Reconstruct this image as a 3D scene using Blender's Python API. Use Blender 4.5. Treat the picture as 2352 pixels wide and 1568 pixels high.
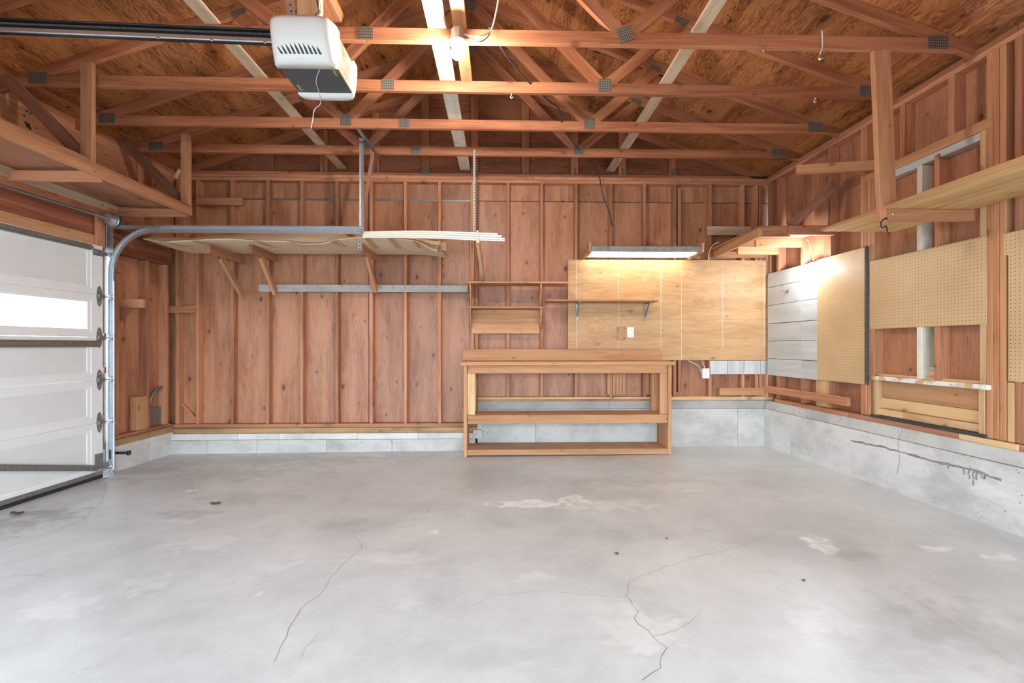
import bpy, bmesh, math, random
from mathutils import Matrix, Vector, noise
random.seed(7)
R_ = math.radians
scene = bpy.context.scene
for o in list(bpy.data.objects):
    bpy.data.objects.remove(o)
COL = scene.collection

# ------------------------------------------------------------------ camera
H, F_PX, YH, TH = 1.22, 1045.0, 793.0, 28 / 1045.0
cam_d = bpy.data.cameras.new('camera'); cam = bpy.data.objects.new('camera', cam_d); COL.objects.link(cam)
cam_d.sensor_width = 36.0; cam_d.lens = F_PX / 2352 * 36.0
cam_d.shift_y = (YH - 784) / 2352; cam_d.clip_start = 0.05; cam_d.clip_end = 200
cam.location = (0, 0, H); cam.rotation_euler = (math.pi / 2, 0, -TH)
scene.camera = cam

# ------------------------------------------------------------------ world (overcast daylight) and exposure
world = bpy.data.worlds.new('overcast_sky'); scene.world = world; world.use_nodes = True
bg = world.node_tree.nodes['Background']
bg.inputs[0].default_value = (0.82, 0.97, 1.09, 1); bg.inputs[1].default_value = 6.2
vs = scene.view_settings
vs.view_transform = 'Standard'; vs.look = 'None'; vs.gamma = 1.0; vs.exposure = 0.54
vs.use_curve_mapping = False
BULB_CEIL, BULB_WALL, TUBE = 780.0, 560.0, 13.0
scene.cycles.max_bounces = 7; scene.cycles.diffuse_bounces = 5

# ------------------------------------------------------------------ helpers
WM = {}          # world matrices

def place(o, parent, mw):
    COL.objects.link(o)
    WM[o] = mw
    if parent is not None:
        o.parent = parent
        o.matrix_basis = WM[parent].inverted() @ mw
    else:
        o.matrix_basis = mw
    return o

def tag(o, label=None, cat=None, group=None, kind=None):
    if label: o['label'] = label
    if cat: o['category'] = cat
    if group: o['group'] = group
    if kind: o['kind'] = kind
    return o

def thing(name, loc, label, cat, group=None, kind=None):
    o = bpy.data.objects.new(name, None); o.empty_display_size = 0.05
    place(o, None, Matrix.Translation(Vector(loc)))
    return tag(o, label, cat, group, kind)

MESHES = {}
def box_mesh(L, w, t, mat, ch=0.003):
    key = (round(L, 4), round(w, 4), round(t, 4), mat.name, ch)
    if key in MESHES: return MESHES[key]
    bm = bmesh.new(); bmesh.ops.create_cube(bm, size=1)
    bmesh.ops.scale(bm, vec=(L, w, t), verts=bm.verts)
    c = min(ch, min(L, w, t) * 0.3)
    if c > 0.0004:
        bmesh.ops.bevel(bm, geom=bm.edges[:], offset=c, segments=1, affect='EDGES', profile=0.5)
    me = bpy.data.meshes.new('board'); bm.to_mesh(me); bm.free(); me.materials.append(mat)
    MESHES[key] = me
    return me

def board(name, p0, p1, w, t, wdir, mat, parent=None, ch=0.003):
    """a bar from p0 to p1 (axis), w wide along wdir, t thick"""
    p0, p1 = Vector(p0), Vector(p1); d = p1 - p0; L = d.length; x = d.normalized()
    y = Vector(wdir); y = (y - x * y.dot(x)).normalized(); z = x.cross(y)
    m = Matrix((x, y, z)).transposed().to_4x4(); m.translation = (p0 + p1) / 2
    o = bpy.data.objects.new(name, box_mesh(L, w, t, mat, ch))
    return place(o, parent, m)

def mesh_obj(name, verts, faces, mat, parent=None, origin=None, smooth=False):
    if origin is None:
        n = len(verts); origin = Vector((sum(v[0] for v in verts) / n, sum(v[1] for v in verts) / n, min(v[2] for v in verts)))
    origin = Vector(origin)
    me = bpy.data.meshes.new(name)
    me.from_pydata([tuple(Vector(v) - origin) for v in verts], [], faces); me.update()
    me.materials.append(mat)
    bm = bmesh.new(); bm.from_mesh(me); bmesh.ops.recalc_face_normals(bm, faces=bm.faces[:]); bm.to_mesh(me); bm.free()
    if smooth:
        for p in me.polygons: p.use_smooth = True
    o = bpy.data.objects.new(name, me)
    return place(o, parent, Matrix.Translation(origin))

class MB:
    def __init__(s): s.v = []; s.f = []
    def add(s, verts, faces):
        n = len(s.v); s.v += [tuple(v) for v in verts]; s.f += [tuple(i + n for i in f) for f in faces]; return s
    def hexa(s, c):
        return s.add(c, [(0, 3, 2, 1), (4, 5, 6, 7), (0, 1, 5, 4), (1, 2, 6, 5), (2, 3, 7, 6), (3, 0, 4, 7)])
    def box(s, x0, x1, y0, y1, z0, z1):
        return s.hexa([(x0, y0, z0), (x1, y0, z0), (x1, y1, z0), (x0, y1, z0), (x0, y0, z1), (x1, y0, z1), (x1, y1, z1), (x0, y1, z1)])
    def fbox(s, F, s0, s1, d0, d1, z0, z1):
        return s.hexa([F.pt(*q) for q in ((s0, d0, z0), (s1, d0, z0), (s1, d1, z0), (s0, d1, z0), (s0, d0, z1), (s1, d0, z1), (s1, d1, z1), (s0, d1, z1))])
    def prism(s, poly, off):
        n = len(poly); off = Vector(off); a = [Vector(p) for p in poly]; b = [p + off for p in a]
        return s.add(a + b, [tuple(range(n))[::-1], tuple(range(n, 2 * n))] + [(i, (i + 1) % n, (i + 1) % n + n, i + n) for i in range(n)])
    def tube(s, pts, r, n=6, closed=True):
        pts = [Vector(p) for p in pts]; base = len(s.v); up = Vector((0.13, 0.21, 0.97))
        for i, p in enumerate(pts):
            t = (pts[min(i + 1, len(pts) - 1)] - pts[max(i - 1, 0)]).normalized()
            a = t.cross(up)
            if a.length < 0.05: a = t.cross(Vector((1, 0, 0)))
            a.normalize(); b = t.cross(a)
            rr = r[i] if isinstance(r, (list, tuple)) else r
            for k in range(n):
                an = 2 * math.pi * k / n
                s.v.append(tuple(p + a * rr * math.cos(an) + b * rr * math.sin(an)))
        for i in range(len(pts) - 1):
            for k in range(n):
                q = base + i * n; k2 = (k + 1) % n
                s.f.append((q + k, q + k2, q + n + k2, q + n + k))
        if closed:
            s.f.append(tuple(base + k for k in range(n))[::-1]); s.f.append(tuple(base + (len(pts) - 1) * n + k for k in range(n)))
        return s
    def lathe(s, c, axis, prof, n=20):
        """prof: (distance along axis, radius)"""
        c = Vector(c); ax = Vector(axis).normalized(); a = ax.cross(Vector((0.3, 0.2, 0.9)) if abs(ax.z) < 0.9 else Vector((1, 0, 0))).normalized(); b = ax.cross(a)
        base = len(s.v)
        for h, r in prof:
            for k in range(n):
                an = 2 * math.pi * k / n
                s.v.append(tuple(c + ax * h + a * r * math.cos(an) + b * r * math.sin(an)))
        for i in range(len(prof) - 1):
            for k in range(n):
                q = base + i * n; k2 = (k + 1) % n
                s.f.append((q + k, q + k2, q + n + k2, q + n + k))
        s.f.append(tuple(base + k for k in range(n))[::-1]); s.f.append(tuple(base + (len(prof) - 1) * n + k for k in range(n)))
        return s
    def sweep(s, path, prof, side):
        """open strip profile (a,b) with thickness already closed polygon; a along side, b along (t x side)"""
        path = [Vector(p) for p in path]; base = len(s.v); m = len(prof); side = Vector(side)
        for i, p in enumerate(path):
            t = (path[min(i + 1, len(path) - 1)] - path[max(i - 1, 0)]).normalized()
            a = (side - t * side.dot(t)).normalized(); b = t.cross(a)
            for (u, v) in prof: s.v.append(tuple(p + a * u + b * v))
        for i in range(len(path) - 1):
            for k in range(m):
                q = base + i * m; k2 = (k + 1) % m
                s.f.append((q + k, q + k2, q + m + k2, q + m + k))
        s.f.append(tuple(base + k for k in range(m))[::-1]); s.f.append(tuple(base + (len(path) - 1) * m + k for k in range(m)))
        return s
    def build(s, name, mat, parent=None, origin=None, smooth=False):
        return mesh_obj(name, s.v, s.f, mat, parent, origin, smooth)

def smooth_path(pts, k=6):
    pts = [Vector(p) for p in pts]; out = []
    for i in range(len(pts) - 1):
        p0 = pts[max(i - 1, 0)]; p1 = pts[i]; p2 = pts[i + 1]; p3 = pts[min(i + 2, len(pts) - 1)]
        for j in range(k):
            t = j / k
            out.append(0.5 * ((2 * p1) + (p2 - p0) * t + (2 * p0 - 5 * p1 + 4 * p2 - p3) * t * t + (3 * p1 - p0 - 3 * p2 + p3) * t ** 3))
    out.append(pts[-1]); return out

def wire(name, pts, r, mat, parent=None, k=6, n=6):
    return MB().tube(smooth_path(pts, k), r, n).build(name, mat, parent, smooth=True)

# survey of the photograph: sight lines from the camera meet the wall planes
def sight(px, py):
    u = (px - 1176) / F_PX; v = -(py - YH) / F_PX
    return Vector((u * math.cos(TH) + math.sin(TH), math.cos(TH) - u * math.sin(TH), v))
EYE = Vector((0, 0, H))
def atY(px, py, Y):
    d = sight(px, py); return EYE + d * (Y / d.y)
def atX(px, py, X):
    d = sight(px, py); return EYE + d * (X / d.x)
def atZ(px, py, Z):
    d = sight(px, py); return EYE + d * ((Z - H) / d.z)
class Frame:
    """a wall: s along it, d into the room, z up"""
    def __init__(s, o, sdir, n): s.o = Vector(o); s.s = Vector(sdir); s.n = Vector(n)
    def pt(s, a, d, z): return s.o + s.s * a + s.n * d + Vector((0, 0, z))
    def px(s, px, py, d=0.0):
        r = sight(px, py); P = s.o + s.n * d
        t = (P - EYE).dot(s.n) / r.dot(s.n); q = EYE + r * t
        return (q - P).dot(s.s), q.z
aR, aL = R_(0.8), R_(1.8)
B = Frame((0, 5.45, 0), (1, 0, 0), (0, -1, 0))
RW = Frame((3.218, 5.45, 0), (math.sin(aR), -math.cos(aR), 0), (-math.cos(aR), -math.sin(aR), 0))
LW = Frame((-3.835, 5.43, 0), (-math.sin(aL), -math.cos(aL), 0), (math.cos(aL), -math.sin(aL), 0))

def fbox(name, F, s0, s1, d0, d1, z0, z1, mat, parent=None, grain=None, ch=0.003):
    """a box in wall coordinates; grain axis is the longest side unless given"""
    ext = {'s': abs(s1 - s0), 'd': abs(d1 - d0), 'z': abs(z1 - z0)}
    g = grain or max(ext, key=ext.get)
    sc, dc, zc = (s0 + s1) / 2, (d0 + d1) / 2, (z0 + z1) / 2
    up = Vector((0, 0, 1))
    if g == 's': return board(name, F.pt(min(s0, s1), dc, zc), F.pt(max(s0, s1), dc, zc), ext['z'], ext['d'], up, mat, parent, ch)
    if g == 'z': return board(name, F.pt(sc, dc, min(z0, z1)), F.pt(sc, dc, max(z0, z1)), ext['s'], ext['d'], F.s, mat, parent, ch)
    return board(name, F.pt(sc, min(d0, d1), zc), F.pt(sc, max(d0, d1), zc), ext['z'], ext['s'], up, mat, parent, ch)

def pbox(name, F, x0, y0, x1, y1, d0, d1, mat, parent=None, grain=None, ch=0.003):
    """as fbox, the face at the larger d spans the surveyed picture corners"""
    d = max(d0, d1)
    sa, za = F.px(x0, y0, d); sb, zb = F.px(x1, y1, d)
    return fbox(name, F, sa, sb, d0, d1, min(za, zb), max(za, zb), mat, parent, grain, ch)

def floor_z(x, y):
    return -0.045 + max(0, min(1.05, (x + 3.835) / 7.05)) * (0.045 + 0.010 * max(0, 5.45 - y))

# ------------------------------------------------------------------ materials
class NT:
    def __init__(s, name):
        s.m = bpy.data.materials.new(name); s.m.use_nodes = True; s.t = s.m.node_tree
        s.b = s.t.nodes['Principled BSDF']; s.out = s.t.nodes['Material Output']
    def n(s, typ, **kw):
        nd = s.t.nodes.new('ShaderNode' + typ)
        for k, v in kw.items():
            if k.startswith('_'): nd.inputs[k[1:]].default_value = v
            else: setattr(nd, k, v)
        return nd
    def l(s, a, b): s.t.links.new(a, b)
    def math(s, op, a, b=None, c=None, clamp=False):
        nd = s.t.nodes.new('ShaderNodeMath'); nd.operation = op; nd.use_clamp = clamp
        for i, x in enumerate((a, b, c)):
            if x is None: continue
            if isinstance(x, (int, float)): nd.inputs[i].default_value = x
            else: s.l(x, nd.inputs[i])
        return nd.outputs[0]
    def mapping(s, vec, scale=(1, 1, 1), loc=None):
        nd = s.t.nodes.new('ShaderNodeMapping'); nd.inputs['Scale'].default_value = scale; s.l(vec, nd.inputs['Vector'])
        if loc: nd.inputs['Location'].default_value = loc
        return nd.outputs[0]
    def noise(s, vec, scale, detail=2, rough=0.5, dist=0.0):
        nd = s.t.nodes.new('ShaderNodeTexNoise'); s.l(vec, nd.inputs['Vector'])
        nd.inputs['Scale'].default_value = scale; nd.inputs['Detail'].default_value = detail
        nd.inputs['Roughness'].default_value = rough; nd.inputs['Distortion'].default_value = dist
        return nd.outputs['Fac']
    def ramp(s, fac, pts):
        nd = s.t.nodes.new('ShaderNodeValToRGB'); e = nd.color_ramp.elements
        while len(e) < len(pts): e.new(0.5)
        for i, (p, c) in enumerate(pts):
            e[i].position = p; e[i].color = (c if len(c) == 4 else (*c, 1)) if not isinstance(c, (int, float)) else (c, c, c, 1)
        s.l(fac, nd.inputs[0]); return nd.outputs[0]
    def mix(s, fac, a, b, mode='MIX'):
        nd = s.t.nodes.new('ShaderNodeMix'); nd.data_type = 'RGBA'; nd.blend_type = mode
        for sock, x in ((nd.inputs['Factor'], fac), (nd.inputs['A'], a), (nd.inputs['B'], b)):
            if isinstance(x, (int, float)): sock.default_value = x
            elif isinstance(x, tuple): sock.default_value = x if len(x) == 4 else (*x, 1)
            else: s.l(x, sock)
        return nd.outputs['Result']
    def bump(s, h, strength=0.2, dist=0.01):
        nd = s.t.nodes.new('ShaderNodeBump'); nd.inputs['Strength'].default_value = strength; nd.inputs['Distance'].default_value = dist
        s.l(h, nd.inputs['Height']); s.l(nd.outputs[0], s.b.inputs['Normal'])
    def coords(s):
        tc = s.n('TexCoord'); oi = s.n('ObjectInfo')
        cb = s.n('CombineXYZ')
        for i, k in enumerate((37.0, 11.0, 23.0)):
            s.l(s.math('MULTIPLY', oi.outputs['Random'], k), cb.inputs[i])
        va = s.n('VectorMath', operation='ADD'); s.l(tc.outputs['Object'], va.inputs[0]); s.l(cb.outputs[0], va.inputs[1])
        return va.outputs[0], oi.outputs['Random'], tc.outputs['Object']

def wood(name, dark, light, knots=0.6, ply=False, rough=0.6, var=0.22, lines=0.5, dirt=0.0, spec=0.3, white=None, freq=(0.9, 6.0, 6.0)):
    k = NT(name); vec, rnd, obj = k.coords()
    if ply:
        a = k.noise(k.mapping(vec, (0.55, 3.2, 3.2)), 1.6, 3, 0.55, 0.5)
        rings = k.math('SINE', k.math('MULTIPLY', k.noise(k.mapping(vec, freq), 1.3, 2, 0.5, 0.6), 60.0))
    else:
        a = k.noise(k.mapping(vec, (0.5, 7, 7)), 1.5, 3, 0.55, 0.3)
        rings = k.math('SINE', k.math('MULTIPLY', k.noise(k.mapping(vec, (0.35, 6.5, 6.5)), 1.2, 1, 0.4, 0.3), 90.0))
    fib = k.noise(k.mapping(vec, (5, 170, 170)), 1.0, 2, 0.6)
    tone = k.math('ADD', k.math('MULTIPLY', a, 1.0), k.math('MULTIPLY', rings, 0.10 * lines))
    tone = k.math('ADD', tone, k.math('MULTIPLY', k.math('SUBTRACT', fib, 0.5), 0.35))
    col = k.ramp(tone, [(0.28, dark), (0.62, light)])
    # knots
    vo = k.n('TexVoronoi', _Scale=(2.6 if ply else 2.2), voronoi_dimensions='2D'); k.l(k.mapping(vec, (0.8, 1.3, 1.3)), vo.inputs['Vector'])
    vo.inputs['Randomness'].default_value = 1.0
    sc_ = k.n('SeparateColor'); k.l(vo.outputs['Color'], sc_.inputs[0])
    kv = k.math('MULTIPLY', vo.outputs['Distance'], k.math('ADD', 0.75, k.math('MULTIPLY', sc_.outputs[0], 2.6)))
    kd = k.math('ADD', kv, k.math('MULTIPLY', k.math('SUBTRACT', k.noise(vec, 22, 2), 0.5), 0.06))
    kn = k.ramp(kd, [(0.035, 1.0), (0.085, 0.0)])
    halo = k.ramp(kd, [(0.06, 1.0), (0.24, 0.0)])
    dk = tuple(c * 0.30 for c in dark)
    col = k.mix(k.math('MULTIPLY', halo, 0.30 * knots), col, tuple(c * 0.75 for c in dark))
    col = k.mix(k.math('MULTIPLY', kn, knots), col, dk)
    # small dark pitch streaks and nail specks
    st = k.ramp(k.noise(k.mapping(vec, (6, 34, 34)), 1.0, 1, 0.4), [(0.73, 0.0), (0.78, 1.0)])
    col = k.mix(k.math('MULTIPLY', st, 0.45 * knots), col, dk)
    # broad stains and per-board tint
    br = k.noise(vec, 0.9, 3, 0.6)
    hs = k.n('HueSaturation'); hs.inputs['Hue'].default_value = 0.5
    k.l(k.math('ADD', k.math('MULTIPLY', rnd, 2 * var), k.math('ADD', 1 - var - 0.16, k.math('MULTIPLY', br, 0.32))), hs.inputs['Value'])
    k.l(k.math('ADD', 0.92, k.math('MULTIPLY', br, 0.14)), hs.inputs['Saturation'])
    k.l(col, hs.inputs['Color']); col = hs.outputs[0]
    if white:
        wn = k.ramp(k.noise(vec, 7, 4, 0.6), [(white[0], 0.0), (white[0] + 0.08, 1.0)])
        col = k.mix(wn, col, white[1])
    if dirt:
        col = k.mix(k.math('MULTIPLY', k.ramp(k.noise(vec, 3.0, 4, 0.65), [(0.5, 0.0), (0.72, 1.0)]), dirt), col, (0.06, 0.045, 0.035, 1))
    k.l(col, k.b.inputs['Base Color'])
    k.b.inputs['Roughness'].default_value = rough; k.b.inputs['Specular IOR Level'].default_value = spec
    k.bump(k.math('ADD', fib, k.math('MULTIPLY', rings, 0.12)), 0.10, 0.004)
    return k.m

def plain(name, col, rough=0.5, metal=0.0, mott=0.0, scale=30, bump=0.0, spec=0.5):
    k = NT(name); vec, rnd, obj = k.coords()
    c = col if len(col) == 4 else (*col, 1)
    if mott:
        f = k.noise(vec, scale, 4, 0.6)
        cc = k.ramp(f, [(0.3, tuple(x * (1 - mott) for x in col[:3])), (0.7, tuple(min(1, x * (1 + mott)) for x in col[:3]))])
        k.l(cc, k.b.inputs['Base Color'])
        if bump: k.bump(f, bump, 0.004)
    else:
        k.b.inputs['Base Color'].default_value = c
    k.b.inputs['Roughness'].default_value = rough; k.b.inputs['Metallic'].default_value = metal
    k.b.inputs['Specular IOR Level'].default_value = spec
    return k.m

def emit(name, col, strength):
    k = NT(name); k.b.inputs['Base Color'].default_value = (0.9, 0.9, 0.9, 1)
    k.b.inputs['Emission Color'].default_value = (*col, 1); k.b.inputs['Emission Strength'].default_value = strength
    return k.m

M = {}
M['stud'] = wood('stud_fir', (0.32, 0.120, 0.058), (0.55, 0.255, 0.140), knots=0.55)
M['truss'] = wood('truss_fir', (0.27, 0.085, 0.036), (0.47, 0.188, 0.092), knots=0.5, var=0.16)
M['sheath'] = wood('wall_plywood', (0.285, 0.108, 0.050), (0.48, 0.222, 0.120), rough=0.46, spec=0.55, knots=0.85, ply=True, var=0.10, lines=0.55, freq=(1.0, 7.0, 7.0))
M['roofply'] = wood('roof_plywood', (0.20, 0.060, 0.018), (0.53, 0.212, 0.074), knots=0.85, ply=True, var=0.16, lines=1.3, freq=(2.6, 15.0, 15.0))
M['midstud'] = wood('tan_stud_fir', (0.38, 0.155, 0.070), (0.57, 0.285, 0.145), knots=0.55, var=0.12)  # stud fir lightened; on the right studs it paints in lamp light
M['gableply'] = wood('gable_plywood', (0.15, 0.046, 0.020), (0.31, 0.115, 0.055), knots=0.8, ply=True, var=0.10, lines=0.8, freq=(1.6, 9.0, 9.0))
M['bench'] = wood('bench_fir', (0.42, 0.195, 0.085), (0.58, 0.315, 0.160), knots=0.5, var=0.14)
M['pine'] = wood('pale_pine', (0.56, 0.330, 0.155), (0.74, 0.500, 0.270), knots=0.55, var=0.12)
M['plyboard'] = wood('yellow_plywood', (0.42, 0.225, 0.100), (0.56, 0.345, 0.175), knots=0.45, ply=True, var=0.05, lines=0.7, rough=0.5, spec=0.35)
M['shelfboard'] = wood('shelf_cedar', (0.46, 0.250, 0.100), (0.70, 0.450, 0.210), knots=0.3, var=0.06, lines=0.8)
M['darkwood'] = wood('dark_stained_beam', (0.17, 0.050, 0.026), (0.34, 0.120, 0.068), knots=0.4, var=0.08)
M['dimwood'] = wood('weathered_brace', (0.19, 0.080, 0.050), (0.33, 0.160, 0.100), knots=0.3, var=0.06)
M['whiteboard'] = wood('white_washed_board', (0.56, 0.500, 0.400), (0.76, 0.720, 0.620), knots=0.35, var=0.05, lines=0.4, dirt=0.35)
M['tanboard'] = wood('grey_tan_board', (0.42, 0.290, 0.190), (0.60, 0.450, 0.310), knots=0.35, var=0.08, dirt=0.35)
M['greyboard'] = wood('grey_painted_board', (0.40, 0.390, 0.360), (0.52, 0.510, 0.480), knots=0.5, var=0.04, lines=0.3, dirt=0.30)
M['siding'] = wood('white_painted_siding', (0.46, 0.48, 0.47), (0.57, 0.59, 0.585), knots=0.1, var=0.06, lines=0.5, dirt=0.08)
M['chipwhite'] = wood('chipped_white_paint', (0.50, 0.300, 0.150), (0.72, 0.500, 0.280), knots=0.3, var=0.05, white=(0.46, (0.80, 0.79, 0.76, 1)))
M['olivepaint'] = wood('olive_chipped_paint', (0.30, 0.280, 0.190), (0.40, 0.370, 0.260), knots=0.2, var=0.03, dirt=0.55)
M['sill'] = wood('weathered_sill', (0.30, 0.170, 0.080), (0.50, 0.310, 0.150), knots=0.4, var=0.1, dirt=0.5)
M['tar'] = plain('tar_paper', (0.055, 0.050, 0.048), 0.85, mott=0.4, scale=20)
M['galv'] = plain('galvanised_steel', (0.52, 0.55, 0.59), 0.34, 0.85, mott=0.10, scale=45)
M['galvdark'] = plain('dull_steel', (0.29, 0.29, 0.275), 0.42, 0.75, mott=0.25, scale=60)
M['blackmetal'] = plain('black_steel', (0.022, 0.025, 0.030), 0.35, 0.4)
M['chrome'] = plain('bright_steel', (0.75, 0.76, 0.78), 0.2, 0.95)
M['gun'] = plain('reflector_enamel', (0.35, 0.35, 0.33), 0.4, 0.3, mott=0.25, scale=18)
M['doorpaint'] = plain('white_door_paint', (0.74, 0.755, 0.75), 0.45, mott=0.03, scale=6)
M['doorframe'] = plain('white_door_frame', (0.82, 0.835, 0.835), 0.42, mott=0.02, scale=8)
M['rubber'] = plain('black_rubber', (0.020, 0.020, 0.020), 0.7)
M['plastic'] = plain('white_plastic', (0.78, 0.78, 0.75), 0.28, mott=0.015, scale=6)
M['opdark'] = plain('charcoal_enamel', (0.060, 0.070, 0.075), 0.55, mott=0.06, scale=90)
M['gold'] = plain('gold_print', (0.50, 0.38, 0.10), 0.5)
M['white'] = plain('white_vinyl', (0.80, 0.79, 0.72), 0.4)
M['porcelain'] = plain('white_porcelain', (0.82, 0.82, 0.80), 0.25)
M['cardboard'] = plain('cardboard', (0.72, 0.57, 0.40), 0.8, mott=0.07, scale=7)
M['cardboardin'] = plain('cardboard_edge', (0.50, 0.36, 0.21), 0.85, mott=0.15, scale=40)
M['tape'] = plain('packing_tape', (0.54, 0.36, 0.19), 0.35)
M['wirewhite'] = plain('white_cable', (0.72, 0.68, 0.60), 0.5)
M['wireblack'] = plain('dark_cable', (0.035, 0.035, 0.040), 0.55)
M['copper'] = plain('brass_hook', (0.42, 0.26, 0.16), 0.35, 0.9)
M['chalk'] = plain('chalk_line', (0.84, 0.80, 0.70), 0.9)
M['ink'] = plain('black_ink', (0.025, 0.020, 0.018), 0.8)
M['leaf'] = plain('dry_leaf', (0.10, 0.065, 0.045), 0.8, mott=0.4, scale=60)
M['slab'] = plain('fibre_slab', (0.085, 0.080, 0.075), 0.8, mott=0.4, scale=40)
M['bulbceil'] = emit('lit_bulb', (1.0, 0.93, 0.82), BULB_CEIL)
M['bulbwall'] = emit('lit_bulb_cool', (0.93, 1.0, 1.06), BULB_WALL)
M['tube'] = emit('fluorescent_tube', (1.0, 0.98, 0.80), TUBE)

# perforated hardboard
def pegmat():
    k = NT('perforated_hardboard'); vec, rnd, obj = k.coords()
    sp = k.n('SeparateXYZ'); k.l(obj, sp.inputs[0])
    def cell(o): return k.math('SUBTRACT', k.math('FRACT', k.math('MULTIPLY', o, 1 / 0.0254)), 0.5)
    cx, cy = cell(sp.outputs[0]), cell(sp.outputs[1])
    r = k.math('SQRT', k.math('ADD', k.math('MULTIPLY', cx, cx), k.math('MULTIPLY', cy, cy)))
    hole = k.ramp(r, [(0.095, 1.0), (0.125, 0.0)])
    base = k.ramp(k.noise(vec, 2.2, 4, 0.6), [(0.3, (0.58, 0.385, 0.205)), (0.7, (0.68, 0.475, 0.275))])
    k.l(k.mix(hole, base, (0.085, 0.035, 0.016, 1)), k.b.inputs['Base Color'])
    k.b.inputs['Roughness'].default_value = 0.38; k.b.inputs['Specular IOR Level'].default_value = 0.45
    k.bump(k.math('SUBTRACT', 1.0, hole), 0.5, 0.003)
    return k.m
M['peg'] = pegmat()

# toothed truss plate
def platemat():
    k = NT('truss_plate_steel'); vec, rnd, obj = k.coords()
    sp = k.n('SeparateXYZ'); k.l(obj, sp.inputs[0])
    def cell(o, s): return k.math('SUBTRACT', k.math('FRACT', k.math('MULTIPLY', o, s)), 0.5)
    cx, cy = k.math('ABSOLUTE', cell(sp.outputs[0], 1 / 0.014)), k.math('ABSOLUTE', cell(sp.outputs[1], 1 / 0.019))
    slot = k.ramp(k.math('MAXIMUM', cx, cy), [(0.22, 1.0), (0.30, 0.0)])
    k.l(k.mix(slot, (0.27, 0.25, 0.21, 1), (0.075, 0.055, 0.042, 1)), k.b.inputs['Base Color'])
    k.b.inputs['Metallic'].default_value = 0.55; k.b.inputs['Roughness'].default_value = 0.5
    k.bump(slot, 0.6, 0.003)
    return k.m
M['plate'] = platemat()

def concrete_wall(name, base, dark, pits=1.0):
    k = NT(name); vec, rnd, obj = k.coords()
    c = k.ramp(k.noise(vec, 2.2, 6, 0.65), [(0.30, tuple(x * 0.72 for x in base)), (0.52, base), (0.75, tuple(min(1, x * 1.10) for x in base))])
    sm = k.ramp(k.noise(k.mapping(vec, (1, 2.2, 1)), 1.1, 5, 0.7), [(0.52, 0.0), (0.70, 1.0)])
    c = k.mix(k.math('MULTIPLY', sm, 0.55), c, dark)
    vo = k.n('TexVoronoi', _Scale=26.0); k.l(vec, vo.inputs['Vector'])
    pit = k.ramp(k.math('ADD', vo.outputs['Distance'], k.math('MULTIPLY', k.noise(vec, 4, 3), 0.55)), [(0.33, 1.0), (0.38, 0.0)])
    c = k.mix(k.math('MULTIPLY', pit, 0.75 * pits), c, tuple(x * 0.55 for x in dark))
    k.l(c, k.b.inputs['Base Color']); k.b.inputs['Roughness'].default_value = 0.85
    k.bump(k.math('SUBTRACT', k.noise(vec, 40, 4, 0.6), k.math('MULTIPLY', pit, 0.7)), 0.35, 0.006)
    return k.m
M['conc'] = concrete_wall('stem_concrete', (0.58, 0.575, 0.55), (0.30, 0.285, 0.26))
M['concpale'] = concrete_wall('pale_stem_concrete', (0.68, 0.68, 0.665), (0.36, 0.34, 0.31), 0.9)
M['concdark'] = concrete_wall('stained_concrete_cap', (0.42, 0.41, 0.39), (0.19, 0.18, 0.165), 0.4)

def floormat():
    k = NT('slab_concrete'); vec, rnd, obj = k.coords()
    at = k.n('Attribute', attribute_name='stain'); sp = k.n('SeparateColor'); k.l(at.outputs['Color'], sp.inputs[0])
    n1 = k.noise(obj, 1.3, 6, 0.62, 0.4); n2 = k.noise(obj, 7, 5, 0.62); n3 = k.noise(k.mapping(obj, (1, 3, 1)), 3.0, 4, 0.7, 1.2)
    c = k.ramp(n1, [(0.32, (0.47, 0.492, 0.495)), (0.50, (0.580, 0.606, 0.610)), (0.68, (0.66, 0.685, 0.69))])
    c = k.mix(k.math('MULTIPLY', k.ramp(n2, [(0.45, 0.0), (0.72, 1.0)]), 0.28), c, (0.43, 0.425, 0.415, 1))
    c = k.mix(k.math('MULTIPLY', k.ramp(n3, [(0.58, 0.0), (0.70, 1.0)]), 0.30), c, (0.74, 0.74, 0.735, 1))
    sc = k.ramp(k.noise(k.mapping(obj, (3, 14, 1)), 4.0, 3, 0.6, 2.0), [(0.66, 0.0), (0.72, 1.0)])
    c = k.mix(k.math('MULTIPLY', sc, 0.45), c, (0.77, 0.77, 0.765, 1))
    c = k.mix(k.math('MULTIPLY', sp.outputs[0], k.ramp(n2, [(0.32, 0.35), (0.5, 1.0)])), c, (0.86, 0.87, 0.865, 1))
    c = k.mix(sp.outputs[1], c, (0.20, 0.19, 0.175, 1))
    c = k.mix(sp.outputs[2], c, (0.33, 0.26, 0.21, 1))
    k.l(c, k.b.inputs['Base Color'])
    k.l(k.ramp(n1, [(0.3, 0.30), (0.7, 0.38)]), k.b.inputs['Roughness'])
    k.b.inputs['Specular IOR Level'].default_value = 0.45
    k.bump(k.math('ADD', k.noise(obj, 60, 3, 0.6), k.math('MULTIPLY', n2, 1.5)), 0.06, 0.01)
    return k.m
M['floor'] = floormat()
M['crack'] = plain('crack_grey', (0.27, 0.265, 0.255), 0.9)  # flat grey for the crack strips

def glassmat():
    k = NT('window_glass'); tr = k.n('BsdfTransparent'); gl = k.n('BsdfGlossy'); gl.inputs['Roughness'].default_value = 0.02
    mx = k.n('MixShader'); mx.inputs[0].default_value = 0.04
    k.l(tr.outputs[0], mx.inputs[1]); k.l(gl.outputs[0], mx.inputs[2]); k.l(mx.outputs[0], k.out.inputs['Surface'])
    return k.m
M['glass'] = glassmat()
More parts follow.
